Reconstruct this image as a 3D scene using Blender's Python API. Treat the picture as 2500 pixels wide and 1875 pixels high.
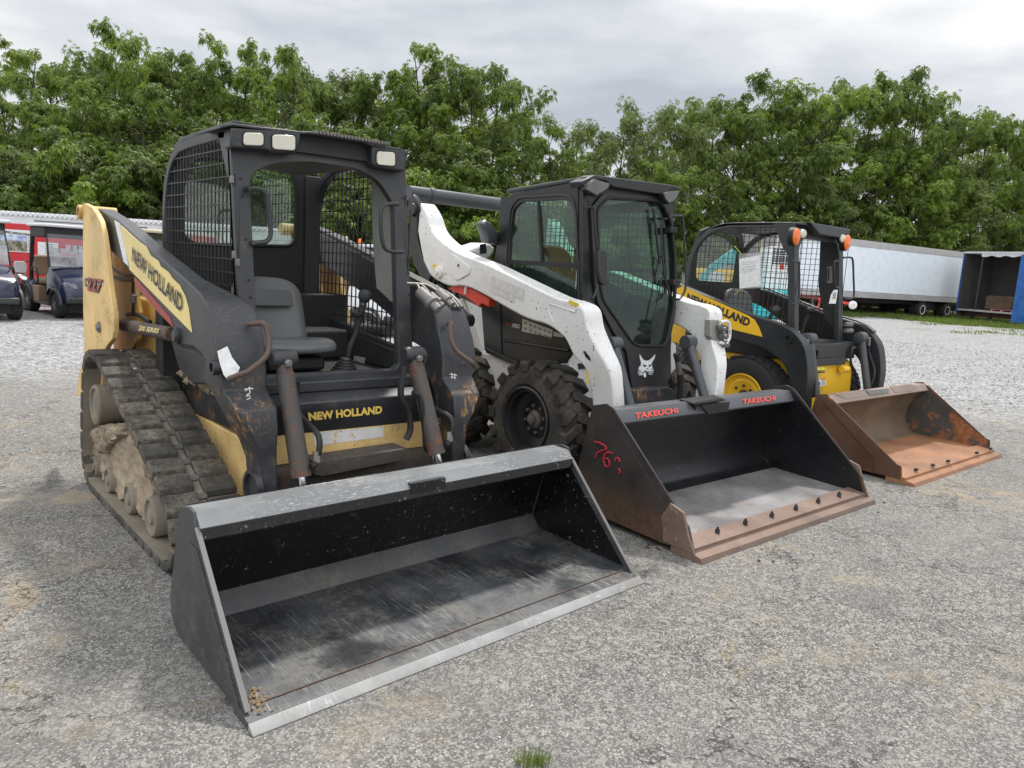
import bpy, bmesh, math, random
from mathutils import Vector, Matrix, noise
from mathutils.geometry import tessellate_polygon
V=Vector; PI=math.pi; R=math.radians
random.seed(7)
for o in list(bpy.data.objects): bpy.data.objects.remove(o)
scene=bpy.context.scene; COL=scene.collection

# ---------------------------------------------------------------- camera
F_PX=1850.0; CAM=V((0,0,1.5))
AX=V((0.75694888,-0.05291601,0.6513281))    # world X in camera coords (right, down, forward)
AY=V((-0.65051276,-0.15579877,0.74334372))  # world Y
AZ=V((0.06214134,-0.98637044,-0.15235424))  # world Z
cd=bpy.data.cameras.new('camera'); cam=bpy.data.objects.new('camera',cd); COL.objects.link(cam)
cd.sensor_width=36; cd.lens=36*F_PX/2500; cd.clip_start=.05; cd.clip_end=900
right=V((AX.x,AY.x,AZ.x)); down=V((AX.y,AY.y,AZ.y)); fwd=V((AX.z,AY.z,AZ.z))
cam.matrix_world=Matrix(((right.x,-down.x,-fwd.x,CAM.x),(right.y,-down.y,-fwd.y,CAM.y),(right.z,-down.z,-fwd.z,CAM.z),(0,0,0,1)))
scene.camera=cam
scene.render.resolution_x=1024; scene.render.resolution_y=768

# ---------------------------------------------------------------- sky and sun
SUN=V((1.0,1.08,2.35)).normalized()
w=bpy.data.worlds.new("World"); scene.world=w; w.use_nodes=True
nt=w.node_tree; N=nt.nodes; L=nt.links; N.clear()
out=N.new('ShaderNodeOutputWorld'); bg=N.new('ShaderNodeBackground'); bg2=N.new('ShaderNodeBackground')
sky=N.new('ShaderNodeTexSky'); sky.sky_type='NISHITA'; sky.sun_disc=False
sky.sun_elevation=math.asin(SUN.z); sky.sun_rotation=math.atan2(SUN.x,SUN.y); sky.dust_density=2.0
bg.inputs[1].default_value=.10
L.new(sky.outputs[0],bg.inputs[0])
tc=N.new('ShaderNodeTexCoord'); mp=N.new('ShaderNodeMapping'); mp.inputs['Scale'].default_value=(1.0,1.0,3.4)
mp.inputs['Location'].default_value=(.35,.1,.2)
L.new(tc.outputs['Generated'],mp.inputs[0])
def wn(sc,det,ro,dist=0):
    n=N.new('ShaderNodeTexNoise'); n.inputs['Scale'].default_value=sc; n.inputs['Detail'].default_value=det
    n.inputs['Roughness'].default_value=ro; n.inputs['Distortion'].default_value=dist; L.new(mp.outputs[0],n.inputs['Vector']); return n
n1=wn(1.9,9,.52,.25); n2=wn(5.2,6,.5,.1)
mx=N.new('ShaderNodeMix'); mx.data_type='FLOAT'; mx.inputs[0].default_value=.28
L.new(n1.outputs[0],mx.inputs[2]); L.new(n2.outputs[0],mx.inputs[3])
cr=N.new('ShaderNodeValToRGB'); e=cr.color_ramp.elements
e[0].position=.34; e[0].color=(.54,.58,.65,1); e[1].position=.62; e[1].color=(1.2,1.2,1.2,1)
x=e.new(.45); x.color=(.78,.805,.85,1); x=e.new(.53); x.color=(.98,.99,1.0,1)
L.new(mx.outputs[0],cr.inputs[0]); L.new(cr.outputs[0],bg2.inputs[0])
sz=N.new('ShaderNodeSeparateXYZ'); L.new(tc.outputs['Generated'],sz.inputs[0]); zr=N.new('ShaderNodeMapRange'); L.new(sz.outputs[2],zr.inputs[0])
zr.inputs[1].default_value=.30; zr.inputs[2].default_value=1.0; zr.inputs[3].default_value=.93; zr.inputs[4].default_value=1.6
dt=N.new('ShaderNodeVectorMath'); dt.operation='DOT_PRODUCT'; L.new(tc.outputs['Generated'],dt.inputs[0]); dt.inputs[1].default_value=(-.72,-.69,0)
bk=N.new('ShaderNodeMapRange'); L.new(dt.outputs['Value'],bk.inputs[0]); bk.inputs[1].default_value=-.1; bk.inputs[2].default_value=.9; bk.inputs[3].default_value=1.0; bk.inputs[4].default_value=1.75   # and the clouds opposite the sun are lit from the front
zm=N.new('ShaderNodeMath'); zm.operation='MULTIPLY'; L.new(zr.outputs[0],zm.inputs[0]); L.new(bk.outputs[0],zm.inputs[1]); L.new(zm.outputs[0],bg2.inputs[1])   # an overcast sky is brightest overhead
ms=N.new('ShaderNodeMixShader'); ms.inputs[0].default_value=.93
L.new(bg.outputs[0],ms.inputs[1]); L.new(bg2.outputs[0],ms.inputs[2]); L.new(ms.outputs[0],out.inputs[0])
ld=bpy.data.lights.new('sun','SUN'); ld.energy=3.1; ld.angle=R(4.0); ld.color=(1,.955,.88)
sun=bpy.data.objects.new('sun',ld); COL.objects.link(sun); sun.rotation_euler=(-SUN).to_track_quat('-Z','Y').to_euler(); sun.location=(0,0,30)
vs=scene.view_settings; vs.view_transform='Standard'; vs.look='None'; vs.gamma=1; vs.exposure=0.06; vs.use_curve_mapping=False

# ---------------------------------------------------------------- measuring helpers: read a point off a real plane of the scene
CR={'A':(150,450,3.687),'B':(380,280,3.16),'C':(550,600,2.369),'D':(180,840,2.765),'E':(420,1060,1.907),'F':(0,480,4.88),'G':(980,420,3.072),'H':(1200,420,2.86),'I':(1100,820,3.687),'J':(1400,900,2.836),'K':(1640,520,3.457),'L':(1950,880,4.022),'M':(2050,550,4.916),'N':(1700,560,4.916),'O':(750,520,5.531),'P':(340,340,3.95),'Q':(1430,1050,5.185),'R':(1640,850,5.53),'Z':(0,0,1)}
def ray(k,u,v):
    a=CR[k]; c=V((a[0]+u/a[2]-1250,a[1]+v/a[2]-937.5,F_PX))
    return V((AX.dot(c),AY.dot(c),AZ.dot(c)))
def tpl(k,p0,n,pts):
    r_=[]
    for u,v in pts:
        r=ray(k,u,v); r_.append(CAM+r*((V(p0)-CAM).dot(V(n))/r.dot(V(n))))
    return r_
def TX(k,x,*pts): return tpl(k,(x,0,0),(1,0,0),pts)
def TY(k,y,*pts): return tpl(k,(0,y,0),(0,1,0),pts)
def TZ(k,z,*pts): return tpl(k,(0,0,z),(0,0,1),pts)

# ---------------------------------------------------------------- object helpers
ROOT={}
def tag(o,label=None,cat=None,group=None,kind=None):
    if label: o['label']=label
    if cat: o['category']=cat
    if group: o['group']=group
    if kind: o['kind']=kind
    return o
def thing(name,label,cat,loc=(0,0,0),group=None,rz=0):
    o=bpy.data.objects.new(name,None); COL.objects.link(o); o.location=loc; o.rotation_euler=(0,0,rz); o.empty_display_size=.2
    ROOT[o.name]=V(loc) if rz==0 else None
    return tag(o,label,cat,group)
class MB:
    def __init__(s): s.v=[]; s.f=[]
    def add(s,vs,fs):
        o=len(s.v); s.v+=[V(p) for p in vs]; s.f+=[tuple(i+o for i in f) for f in fs]; return s
    def box(s,x0,x1,y0,y1,z0,z1):
        return s.add([(x0,y0,z0),(x1,y0,z0),(x1,y1,z0),(x0,y1,z0),(x0,y0,z1),(x1,y0,z1),(x1,y1,z1),(x0,y1,z1)],
            [(0,3,2,1),(4,5,6,7),(0,1,5,4),(1,2,6,5),(2,3,7,6),(3,0,4,7)])
    def bar(s,a,b,w,h,up=(0,0,1)):
        a=V(a);b=V(b);d=(b-a).normalized(); u=V(up); x=d.cross(u)
        if x.length<1e-4: x=d.cross(V((1,0,0)))
        x.normalize(); u=x.cross(d); x*=w/2; u*=h/2
        return s.add([a-x-u,a+x-u,a+x+u,a-x+u,b-x-u,b+x-u,b+x+u,b-x+u],[(0,3,2,1),(4,5,6,7),(0,1,5,4),(1,2,6,5),(2,3,7,6),(3,0,4,7)])
    def prism(s,pts,d,holes=()):
        d=V(d); loops=[[V(p) for p in pts]]+[[V(p) for p in h] for h in holes]
        o=len(s.v); n=sum(len(l) for l in loops)
        flat=[p for l in loops for p in l]
        s.v+=flat+[p+d for p in flat]
        if holes: tris=[tuple(t) for t in tessellate_polygon(loops)]
        else: tris=[tuple(range(n))]
        for t in tris:
            s.f.append(tuple(o+i for i in t)); s.f.append(tuple(o+n+i for i in reversed(t)))
        k=0
        for l in loops:
            m=len(l)
            for i in range(m): s.f.append((o+k+i,o+k+(i+1)%m,o+n+k+(i+1)%m,o+n+k+i))
            k+=m
        return s
    def tube(s,path,r,n=8,cap=True,closed=False):
        P=[V(p) for p in path]; m=len(P); rs=r if isinstance(r,(list,tuple)) else [r]*m
        T=[((P[(i+1)%m] if closed or i<m-1 else P[i])-(P[i-1] if closed or i>0 else P[i])).normalized() for i in range(m)]
        u=T[0].cross(V((0,0,1)))
        if u.length<.05: u=T[0].cross(V((0,1,0)))
        u.normalize(); o=len(s.v)
        for i in range(m):
            u=(u-T[i]*u.dot(T[i])).normalized(); w_=T[i].cross(u)
            for j in range(n):
                a=2*PI*j/n; s.v.append(P[i]+(u*math.cos(a)+w_*math.sin(a))*rs[i])
        for i in range(m if closed else m-1):
            a=o+i*n; b=o+((i+1)%m)*n
            for j in range(n): s.f.append((a+j,a+(j+1)%n,b+(j+1)%n,b+j))
        if cap and not closed: s.f.append(tuple(o+j for j in range(n))[::-1]); s.f.append(tuple(o+(m-1)*n+j for j in range(n)))
        return s
    def cyl(s,a,b,r0,r1=None,n=20): return s.tube([a,b],[r0,r0 if r1 is None else r1],n)
    def lathe(s,c,axis,prof,n=32):   # prof: (distance along axis, radius)
        c=V(c); t=V(axis).normalized(); u=t.orthogonal().normalized(); w_=t.cross(u); o=len(s.v)
        for d,r in prof:
            for j in range(n):
                a=2*PI*j/n; s.v.append(c+t*d+(u*math.cos(a)+w_*math.sin(a))*r)
        for i in range(len(prof)-1):
            a=o+i*n; b=a+n
            for j in range(n): s.f.append((a+j,a+(j+1)%n,b+(j+1)%n,b+j))
        s.f.append(tuple(o+j for j in range(n))[::-1]); s.f.append(tuple(o+(len(prof)-1)*n+j for j in range(n)))
        return s
    def lathe_open(s,c,axis,prof,n=40):
        s.lathe(c,axis,prof,n); del s.f[-2]; return s
    def loft(s,secs,cap=True):
        o=len(s.v); k=len(secs[0])
        for q in secs: s.v+=[V(p) for p in q]
        for i in range(len(secs)-1):
            a=o+i*k; b=a+k
            for j in range(k): s.f.append((a+j,a+(j+1)%k,b+(j+1)%k,b+j))
        if cap: s.f.append(tuple(o+j for j in range(k))[::-1]); s.f.append(tuple(o+(len(secs)-1)*k+j for j in range(k)))
        return s
    def quad(s,*p): return s.add(p,[tuple(range(len(p)))])
    def mirror(s,cx):
        m=MB(); m.v=[V((2*cx-p.x,p.y,p.z)) for p in s.v]; m.f=[tuple(reversed(f)) for f in s.f]; return m
    def moved(s,d):
        m=MB(); m.v=[p+V(d) for p in s.v]; m.f=list(s.f); return m
    def xf(s,M):
        s.v=[M@p for p in s.v]; return s
    def build(s,name,mat,parent=None,bevel=0,smooth=35,off=None,seg=2,recalc=True):
        me=bpy.data.meshes.new(name)
        root=parent
        while root is not None and root.parent is not None: root=root.parent
        if off is None: off=ROOT.get(root.name) if root is not None and ROOT.get(root.name) is not None else V((0,0,0))
        me.from_pydata([tuple(p-off) for p in s.v],[],s.f)
        bm=bmesh.new(); bm.from_mesh(me)
        if recalc: bmesh.ops.recalc_face_normals(bm,faces=bm.faces)
        th=R(smooth)
        for f in bm.faces: f.smooth=True
        for e_ in bm.edges:
            if len(e_.link_faces)==2:
                if e_.calc_face_angle(0)>th: e_.smooth=False
        bm.to_mesh(me); bm.free()
        me.materials.append(mat)
        ob=bpy.data.objects.new(name,me); COL.objects.link(ob)
        if parent is not None: ob.parent=parent
        if bevel:
            md=ob.modifiers.new('bevel','BEVEL'); md.width=bevel; md.segments=seg; md.limit_method='ANGLE'; md.angle_limit=R(40); md.harden_normals=False
        return ob
def rrect(w,h,r,n=5):
    p=[]
    for cx,cy,a0 in ((w/2-r,h/2-r,0),(-w/2+r,h/2-r,90),(-w/2+r,-h/2+r,180),(w/2-r,-h/2+r,270)):
        for i in range(n+1):
            a=R(a0+90*i/n); p.append((cx+r*math.cos(a),cy+r*math.sin(a)))
    return p
def circ(c,r,ax='X',n=16):
    c=V(c); o=[]
    for i in range(n):
        a=2*PI*i/n; ca,sa=r*math.cos(a),r*math.sin(a)
        o.append(c+{'X':V((0,ca,sa)),'Y':V((ca,0,sa)),'Z':V((ca,sa,0))}[ax])
    return o
def smoothpath(pts,k=4):
    P=[V(p) for p in pts]; o=[]
    for i in range(len(P)-1):
        a=P[max(i-1,0)];b=P[i];c=P[i+1];d=P[min(i+2,len(P)-1)]
        for j in range(k):
            t=j/k; o.append(.5*((2*b)+(-a+c)*t+(2*a-5*b+4*c-d)*t*t+(-a+3*b-3*c+d)*t**3))
    return o+[P[-1]]
def rounded(pts,r=.03,n=4):      # round the corners of a closed polygon
    P=[V(p) for p in pts]; o=[]; m=len(P)
    for i in range(m):
        a=P[i-1]-P[i]; b=P[(i+1)%m]-P[i]; q=min(r,a.length*.45,b.length*.45)
        p0=P[i]+a.normalized()*q; p1=P[i]+b.normalized()*q
        for j in range(n+1):
            t=j/n; o.append(p0*(1-t)**2+P[i]*2*t*(1-t)+p1*t*t)
    return o
def textmb(s,quad,bold=.02,lift=.003,shear=0,thin=False):
    """Lettering laid on a flat panel. quad = bottom-left, bottom-right, top-right, top-left."""
    cu=bpy.data.curves.new('t','FONT'); cu.body=s; cu.size=1; cu.offset=bold; cu.resolution_u=3; cu.shear=shear; cu.space_character=1.02
    ob=bpy.data.objects.new('t',cu); COL.objects.link(ob)
    dg=bpy.context.evaluated_depsgraph_get(); me=ob.evaluated_get(dg).to_mesh()
    vs_=[v.co.copy() for v in me.vertices]; fs=[tuple(p.vertices) for p in me.polygons]
    bpy.data.objects.remove(ob); bpy.data.curves.remove(cu)
    x0=min(v.x for v in vs_);x1=max(v.x for v in vs_);y0=min(v.y for v in vs_);y1=max(v.y for v in vs_)
    a,b,c,d=[V(q) for q in quad]; nrm=(b-a).cross(d-a).normalized()
    if nrm.dot(CAM-a)<0: nrm=-nrm
    m=MB(); o=[]
    for v in vs_:
        s_=(v.x-x0)/(x1-x0); t=(v.y-y0)/(y1-y0)
        o.append(a*(1-s_)*(1-t)+b*s_*(1-t)+c*s_*t+d*(1-s_)*t+nrm*lift)
    m.add(o,fs); return m

# ---------------------------------------------------------------- materials
def nodes(name):
    m=bpy.data.materials.new(name); m.use_nodes=True; nt=m.node_tree; b=nt.nodes['Principled BSDF']; return m,nt,b
def nz(nt,sc,det=4,ro=.55,stretch=None,coord='Object',rot=None,dist=0):
    tc=nt.nodes.new('ShaderNodeTexCoord'); mp=nt.nodes.new('ShaderNodeMapping')
    if stretch: mp.inputs['Scale'].default_value=stretch
    if rot: mp.inputs['Rotation'].default_value=rot
    nt.links.new(tc.outputs[coord],mp.inputs[0])
    n=nt.nodes.new('ShaderNodeTexNoise'); n.inputs['Scale'].default_value=sc; n.inputs['Detail'].default_value=det; n.inputs['Roughness'].default_value=ro; n.inputs['Distortion'].default_value=dist
    nt.links.new(mp.outputs[0],n.inputs['Vector']); return n.outputs[0]
def ramp(nt,s,a,b,va=0,vb=1):
    r=nt.nodes.new('ShaderNodeMapRange'); r.inputs[1].default_value=a; r.inputs[2].default_value=b; r.inputs[3].default_value=va; r.inputs[4].default_value=vb
    r.interpolation_type='SMOOTHSTEP'; nt.links.new(s,r.inputs[0]); return r.outputs[0]
def mixc(nt,f,a,b):
    m=nt.nodes.new('ShaderNodeMix'); m.data_type='RGBA'
    for i,x in ((0,f),(6,a),(7,b)):
        if isinstance(x,(int,float)): m.inputs[i].default_value=x
        elif isinstance(x,tuple): m.inputs[i].default_value=(*x[:3],1)
        else: nt.links.new(x,m.inputs[i])
    return m.outputs[2]
def mul(nt,a,b,op='MULTIPLY'):
    m=nt.nodes.new('ShaderNodeMath'); m.operation=op
    for i,x in ((0,a),(1,b)):
        if isinstance(x,(int,float)): m.inputs[i].default_value=x
        else: nt.links.new(x,m.inputs[i])
    return m.outputs[0]
def bump(nt,b,h,st=.3,dist=.01):
    u=nt.nodes.new('ShaderNodeBump'); u.inputs['Strength'].default_value=st; u.inputs['Distance'].default_value=dist
    nt.links.new(h,u.inputs['Height']); nt.links.new(u.outputs[0],b.inputs['Normal'])
DIRT=(.23,.19,.14); RUST=(.19,.075,.032)
def paint(name,col,rough=.42,metal=0,dirt=.35,dirtcol=DIRT,rust=0,rustcol=RUST,scr=0,scrcol=(.45,.45,.44),scrstretch=(1,14,14),cross=1,rscale=5,bmp=.12,spec=.5,var=.18,seed=0,chips=0,chipcol=(.05,.05,.05),scrape=None,stain=None):
    m,nt,b=nodes(name)
    big=nz(nt,2.3,6,.6,coord='Object',rot=(seed,seed*.7,seed*1.3)); fine=nz(nt,45,5,.7)
    c=mixc(nt,ramp(nt,big,.3,.7),tuple(x*(1-var) for x in col),tuple(min(1,x*(1+var)) for x in col))
    r0=ramp(nt,big,.3,.7,rough-.06,rough+.1)
    if dirt:
        dm=mul(nt,ramp(nt,nz(nt,4.5,8,.68,rot=(1+seed,2,0)),.62-.28*dirt,.9-.2*dirt),ramp(nt,fine,.3,.62))
        dm=mul(nt,dm,min(1,dirt*1.5)); c=mixc(nt,dm,c,dirtcol); r0=mul(nt,r0,mul(nt,dm,.4),'ADD')
    if scr:
        sm=ramp(nt,nz(nt,26,3,.6,stretch=scrstretch,rot=(.15,.1,.07)),.66-.1*scr,.75-.1*scr)
        sm2=ramp(nt,nz(nt,14,3,.6,stretch=(scrstretch[1],scrstretch[0],scrstretch[2]),rot=(.1,.35,.2)),.69-.08*scr,.78-.08*scr)
        sm=mul(nt,mul(nt,sm,mul(nt,sm2,cross),'MAXIMUM'),ramp(nt,nz(nt,3,4,.6),.38,.62)); c=mixc(nt,mul(nt,sm,.7),c,scrcol)
    if rust:
        rm=ramp(nt,nz(nt,rscale,10,.72,rot=(seed,1,2)),.72-.3*rust,.78-.3*rust); rc=mixc(nt,ramp(nt,nz(nt,22,6,.7),.35,.65),rustcol,tuple(x*1.9 for x in rustcol))
        c=mixc(nt,rm,c,rc); r0=mixc(nt,rm,r0,(.85,.85,.85))
    if stain:
        tz=nt.nodes.new('ShaderNodeTexCoord'); sx=nt.nodes.new('ShaderNodeSeparateXYZ'); nt.links.new(tz.outputs['Object'],sx.inputs[0])
        zn=mul(nt,mul(nt,sx.outputs[2],mul(nt,sx.outputs[1],stain[3]),'ADD'),mul(nt,mul(nt,nz(nt,4,7,.7),-.5,'ADD'),.45),'ADD')
        hm=ramp(nt,zn,stain[0],stain[1],1,0); c=mixc(nt,mul(nt,hm,ramp(nt,nz(nt,24,6,.7),.2,.55)),c,stain[2])
    if scrape:
        tz=nt.nodes.new('ShaderNodeTexCoord'); sx=nt.nodes.new('ShaderNodeSeparateXYZ'); nt.links.new(tz.outputs['Object'],sx.inputs[0])
        zn=mul(nt,sx.outputs[2],mul(nt,mul(nt,nz(nt,5,5,.7),-.5,'ADD'),.5),'ADD')
        hm=mul(nt,ramp(nt,zn,scrape[0]-.12,scrape[0]),ramp(nt,zn,scrape[1],scrape[1]+.16,1,0))
        vm=mul(nt,ramp(nt,nz(nt,60,6,.75,stretch=(1,1,.16)),.45,.60),ramp(nt,nz(nt,7,6,.7),.47,.58)); rc=mixc(nt,ramp(nt,nz(nt,26,6,.7,stretch=(1,1,.4)),.35,.65),(.16,.08,.04),(.50,.27,.10))
        c=mixc(nt,mul(nt,hm,vm),c,rc)
    if chips:
        cm=ramp(nt,nz(nt,38,4,.6,rot=(seed,0,3)),.735-.1*chips,.75-.1*chips); c=mixc(nt,cm,c,chipcol)
    nt.links.new(c,b.inputs['Base Color']); nt.links.new(r0,b.inputs['Roughness']); b.inputs['Metallic'].default_value=metal
    b.inputs['Specular IOR Level'].default_value=spec
    if bmp: bump(nt,b,mul(nt,fine,mul(nt,big,3),'ADD'),bmp,.004)
    return m
def plain(name,col,rough=.5,metal=0,emit=0):
    m,nt,b=nodes(name); b.inputs['Base Color'].default_value=(*col,1); b.inputs['Roughness'].default_value=rough; b.inputs['Metallic'].default_value=metal
    f=nz(nt,30,4,.6); nt.links.new(mixc(nt,ramp(nt,f,.3,.7),tuple(x*.85 for x in col),tuple(min(1,x*1.08) for x in col)),b.inputs['Base Color'])
    return m
def glass(name,tint,refl=.06,dust=.06,dustcol=(.5,.5,.48)):
    m,nt,b=nodes(name); N_=nt.nodes; N_.remove(b); o=N_['Material Output']
    t=N_.new('ShaderNodeBsdfTransparent'); t.inputs[0].default_value=(*tint,1)
    g=N_.new('ShaderNodeBsdfGlossy'); g.inputs['Roughness'].default_value=.02
    d=N_.new('ShaderNodeBsdfDiffuse'); d.inputs[0].default_value=(*dustcol,1)
    fr=N_.new('ShaderNodeLayerWeight'); fr.inputs[0].default_value=.5
    a=N_.new('ShaderNodeMixShader'); c=N_.new('ShaderNodeMixShader')
    nt.links.new(mul(nt,mul(nt,mul(nt,fr.outputs[1],4,'POWER'),.8),refl,'ADD'),a.inputs[0]); nt.links.new(t.outputs[0],a.inputs[1]); nt.links.new(g.outputs[0],a.inputs[2])
    nt.links.new(mul(nt,ramp(nt,nz(nt,4,5,.6),.2,.85),dust*3),c.inputs[0]); nt.links.new(a.outputs[0],c.inputs[1]); nt.links.new(d.outputs[0],c.inputs[2])
    nt.links.new(c.outputs[0],o.inputs[0]); return m
M={}
M['nhblack']=paint('worn_charcoal_paint',(.027,.029,.033),.38,dirt=.35,scr=.35,scrcol=(.22,.21,.2),rust=.1,var=.25)
M['nhrust']=paint('scraped_charcoal_paint',(.030,.032,.036),.38,dirt=.4,dirtcol=(.13,.115,.10),scr=.45,scrcol=(.25,.22,.19),rust=.12,rustcol=(.17,.075,.03),rscale=6,scrape=(.66,.80))
M['step']=paint('muddy_worn_step',(.05,.045,.04),.6,dirt=.9,dirtcol=(.12,.09,.07),scr=.4,scrcol=(.2,.15,.1),rust=.3,rustcol=(.11,.06,.035),rscale=6)
M['cab']=paint('cab_charcoal_paint',(.030,.033,.037),.4,dirt=.3,scr=.2,scrcol=(.2,.2,.2),var=.15,seed=2)
M['cabin']=paint('cab_interior_black',(.018,.019,.02),.6,dirt=.3,dirtcol=(.08,.075,.07),var=.2)
M['cabrust']=paint('cab_post_paint',(.033,.036,.040),.42,dirt=.3,rust=.10,rustcol=(.2,.09,.045),rscale=7,scr=.35,scrcol=(.3,.18,.10),scrstretch=(14,14,1.5))
M['lightgrey']=paint('grey_panel_paint',(.26,.26,.24),.5,dirt=.3,var=.1)
M['yellow']=paint('faded_yellow_paint',(.70,.49,.20),.5,dirt=.6,dirtcol=(.22,.15,.07),rust=.12,scr=.3,scrcol=(.3,.2,.08),scrstretch=(14,14,1),var=.12,chips=.5,chipcol=(.14,.09,.04))
M['yellow2']=paint('yellow_body_paint',(.52,.32,.08),.5,dirt=.55,dirtcol=(.2,.13,.05),rust=.15,var=.15,seed=3)
M['decal']=paint('faded_cream_decal',(.74,.60,.25),.5,dirt=.2,var=.08,scr=.2,scrcol=(.5,.45,.3))
M['decalwhite']=plain('white_sticker',(.72,.73,.73),.5)
M['ink']=plain('black_lettering',(.022,.022,.024),.5)
M['goldink']=paint('gold_lettering',(.58,.40,.08),.5,dirt=.3,chips=.8,chipcol=(.05,.05,.05))
M['red']=paint('red_stripe',(.30,.05,.045),.5,dirt=.4,scr=.5,scrcol=(.4,.25,.2))
M['rubber']=paint('track_rubber',(.045,.044,.042),.72,dirt=1.0,dirtcol=(.22,.195,.155),var=.3,bmp=.4,spec=.3)
M['rubberdust']=paint('dusty_rubber',(.22,.195,.155),.85,dirt=.7,dirtcol=(.22,.19,.15),var=.3,bmp=.4,spec=.2)
M['tyre']=paint('tyre_rubber',(.036,.034,.032),.78,dirt=.9,dirtcol=(.14,.12,.10),var=.3,bmp=.4,spec=.3)
M['tyreclean']=paint('clean_tyre_rubber',(.022,.022,.023),.7,dirt=.3,dirtcol=(.09,.085,.08),var=.2,bmp=.2,spec=.3)
M['mud']=paint('dried_mud',(.33,.27,.20),.95,dirt=.5,dirtcol=(.22,.175,.13),var=.25,bmp=1.0,spec=.1)
M['chrome']=plain('chrome_rod',(.75,.75,.76),.18,1)
M['steel']=paint('bare_steel',(.19,.185,.18),.42,metal=.5,dirt=.5,var=.15)
M['cylrust']=paint('rusty_cylinder_paint',(.06,.056,.052),.5,dirt=.5,dirtcol=(.11,.085,.07),rust=.64,rustcol=(.095,.048,.032),rscale=9,scr=.4,scrcol=(.3,.17,.08),scrstretch=(14,14,1))
M['hose']=plain('rubber_hose',(.014,.014,.015),.55)
M['bolt']=plain('dull_bolt_metal',(.2,.19,.17),.5,.6)
M['seat']=paint('grey_vinyl_seat',(.11,.115,.117),.36,dirt=.3,dirtcol=(.14,.13,.12),var=.1,bmp=.25)
M['black']=plain('flat_black',(.012,.012,.013),.6)
M['wire']=plain('black_wire_mesh',(.022,.023,.024),.5)
M['lamp']=paint('cloudy_lamp_lens',(.62,.60,.50),.18,dirt=.3,var=.06,spec=.7)
M['glassgreen']=glass('dusty_green_glass',(.74,.82,.77),.08,.05,(.42,.47,.44))
M['rustpipe']=paint('worn_brown_pipe',(.09,.06,.045),.5,dirt=.3,rust=.3,rustcol=(.14,.07,.045))
M['buckin']=paint('bucket_black_inside',(.006,.006,.007),.27,dirt=.25,dirtcol=(.15,.13,.11),scr=.35,scrcol=(.24,.23,.2),scrstretch=(9,1,1.5),var=.3,chips=.6,chipcol=(.2,.18,.15))
M['buckfloor']=paint('bucket_scoured_floor',(.043,.048,.056),.36,metal=.15,dirt=.9,dirtcol=(.15,.14,.12),scr=.85,scrcol=(.36,.355,.34),scrstretch=(9,.22,1),cross=.12,var=.6,rscale=3,rust=.08,rustcol=(.33,.24,.13))
M['buckout']=paint('bucket_outer_paint',(.04,.042,.045),.45,dirt=.7,dirtcol=(.12,.115,.105),scr=.9,scrcol=(.17,.165,.155),scrstretch=(1,2,10),var=.25)
M['buckedge']=paint('bucket_worn_steel',(.30,.30,.30),.5,metal=.2,dirt=.6,dirtcol=(.25,.22,.17),scr=.8,scrcol=(.62,.62,.6),scrstretch=(10,1,1),var=.25,rust=.08,rustcol=(.3,.16,.06))
M['liptop']=paint('bucket_lip_steel',(.19,.20,.21),.42,metal=.25,dirt=.45,dirtcol=(.2,.19,.18),scr=.8,scrcol=(.65,.65,.64),scrstretch=(1,9,9),var=.2)

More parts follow.
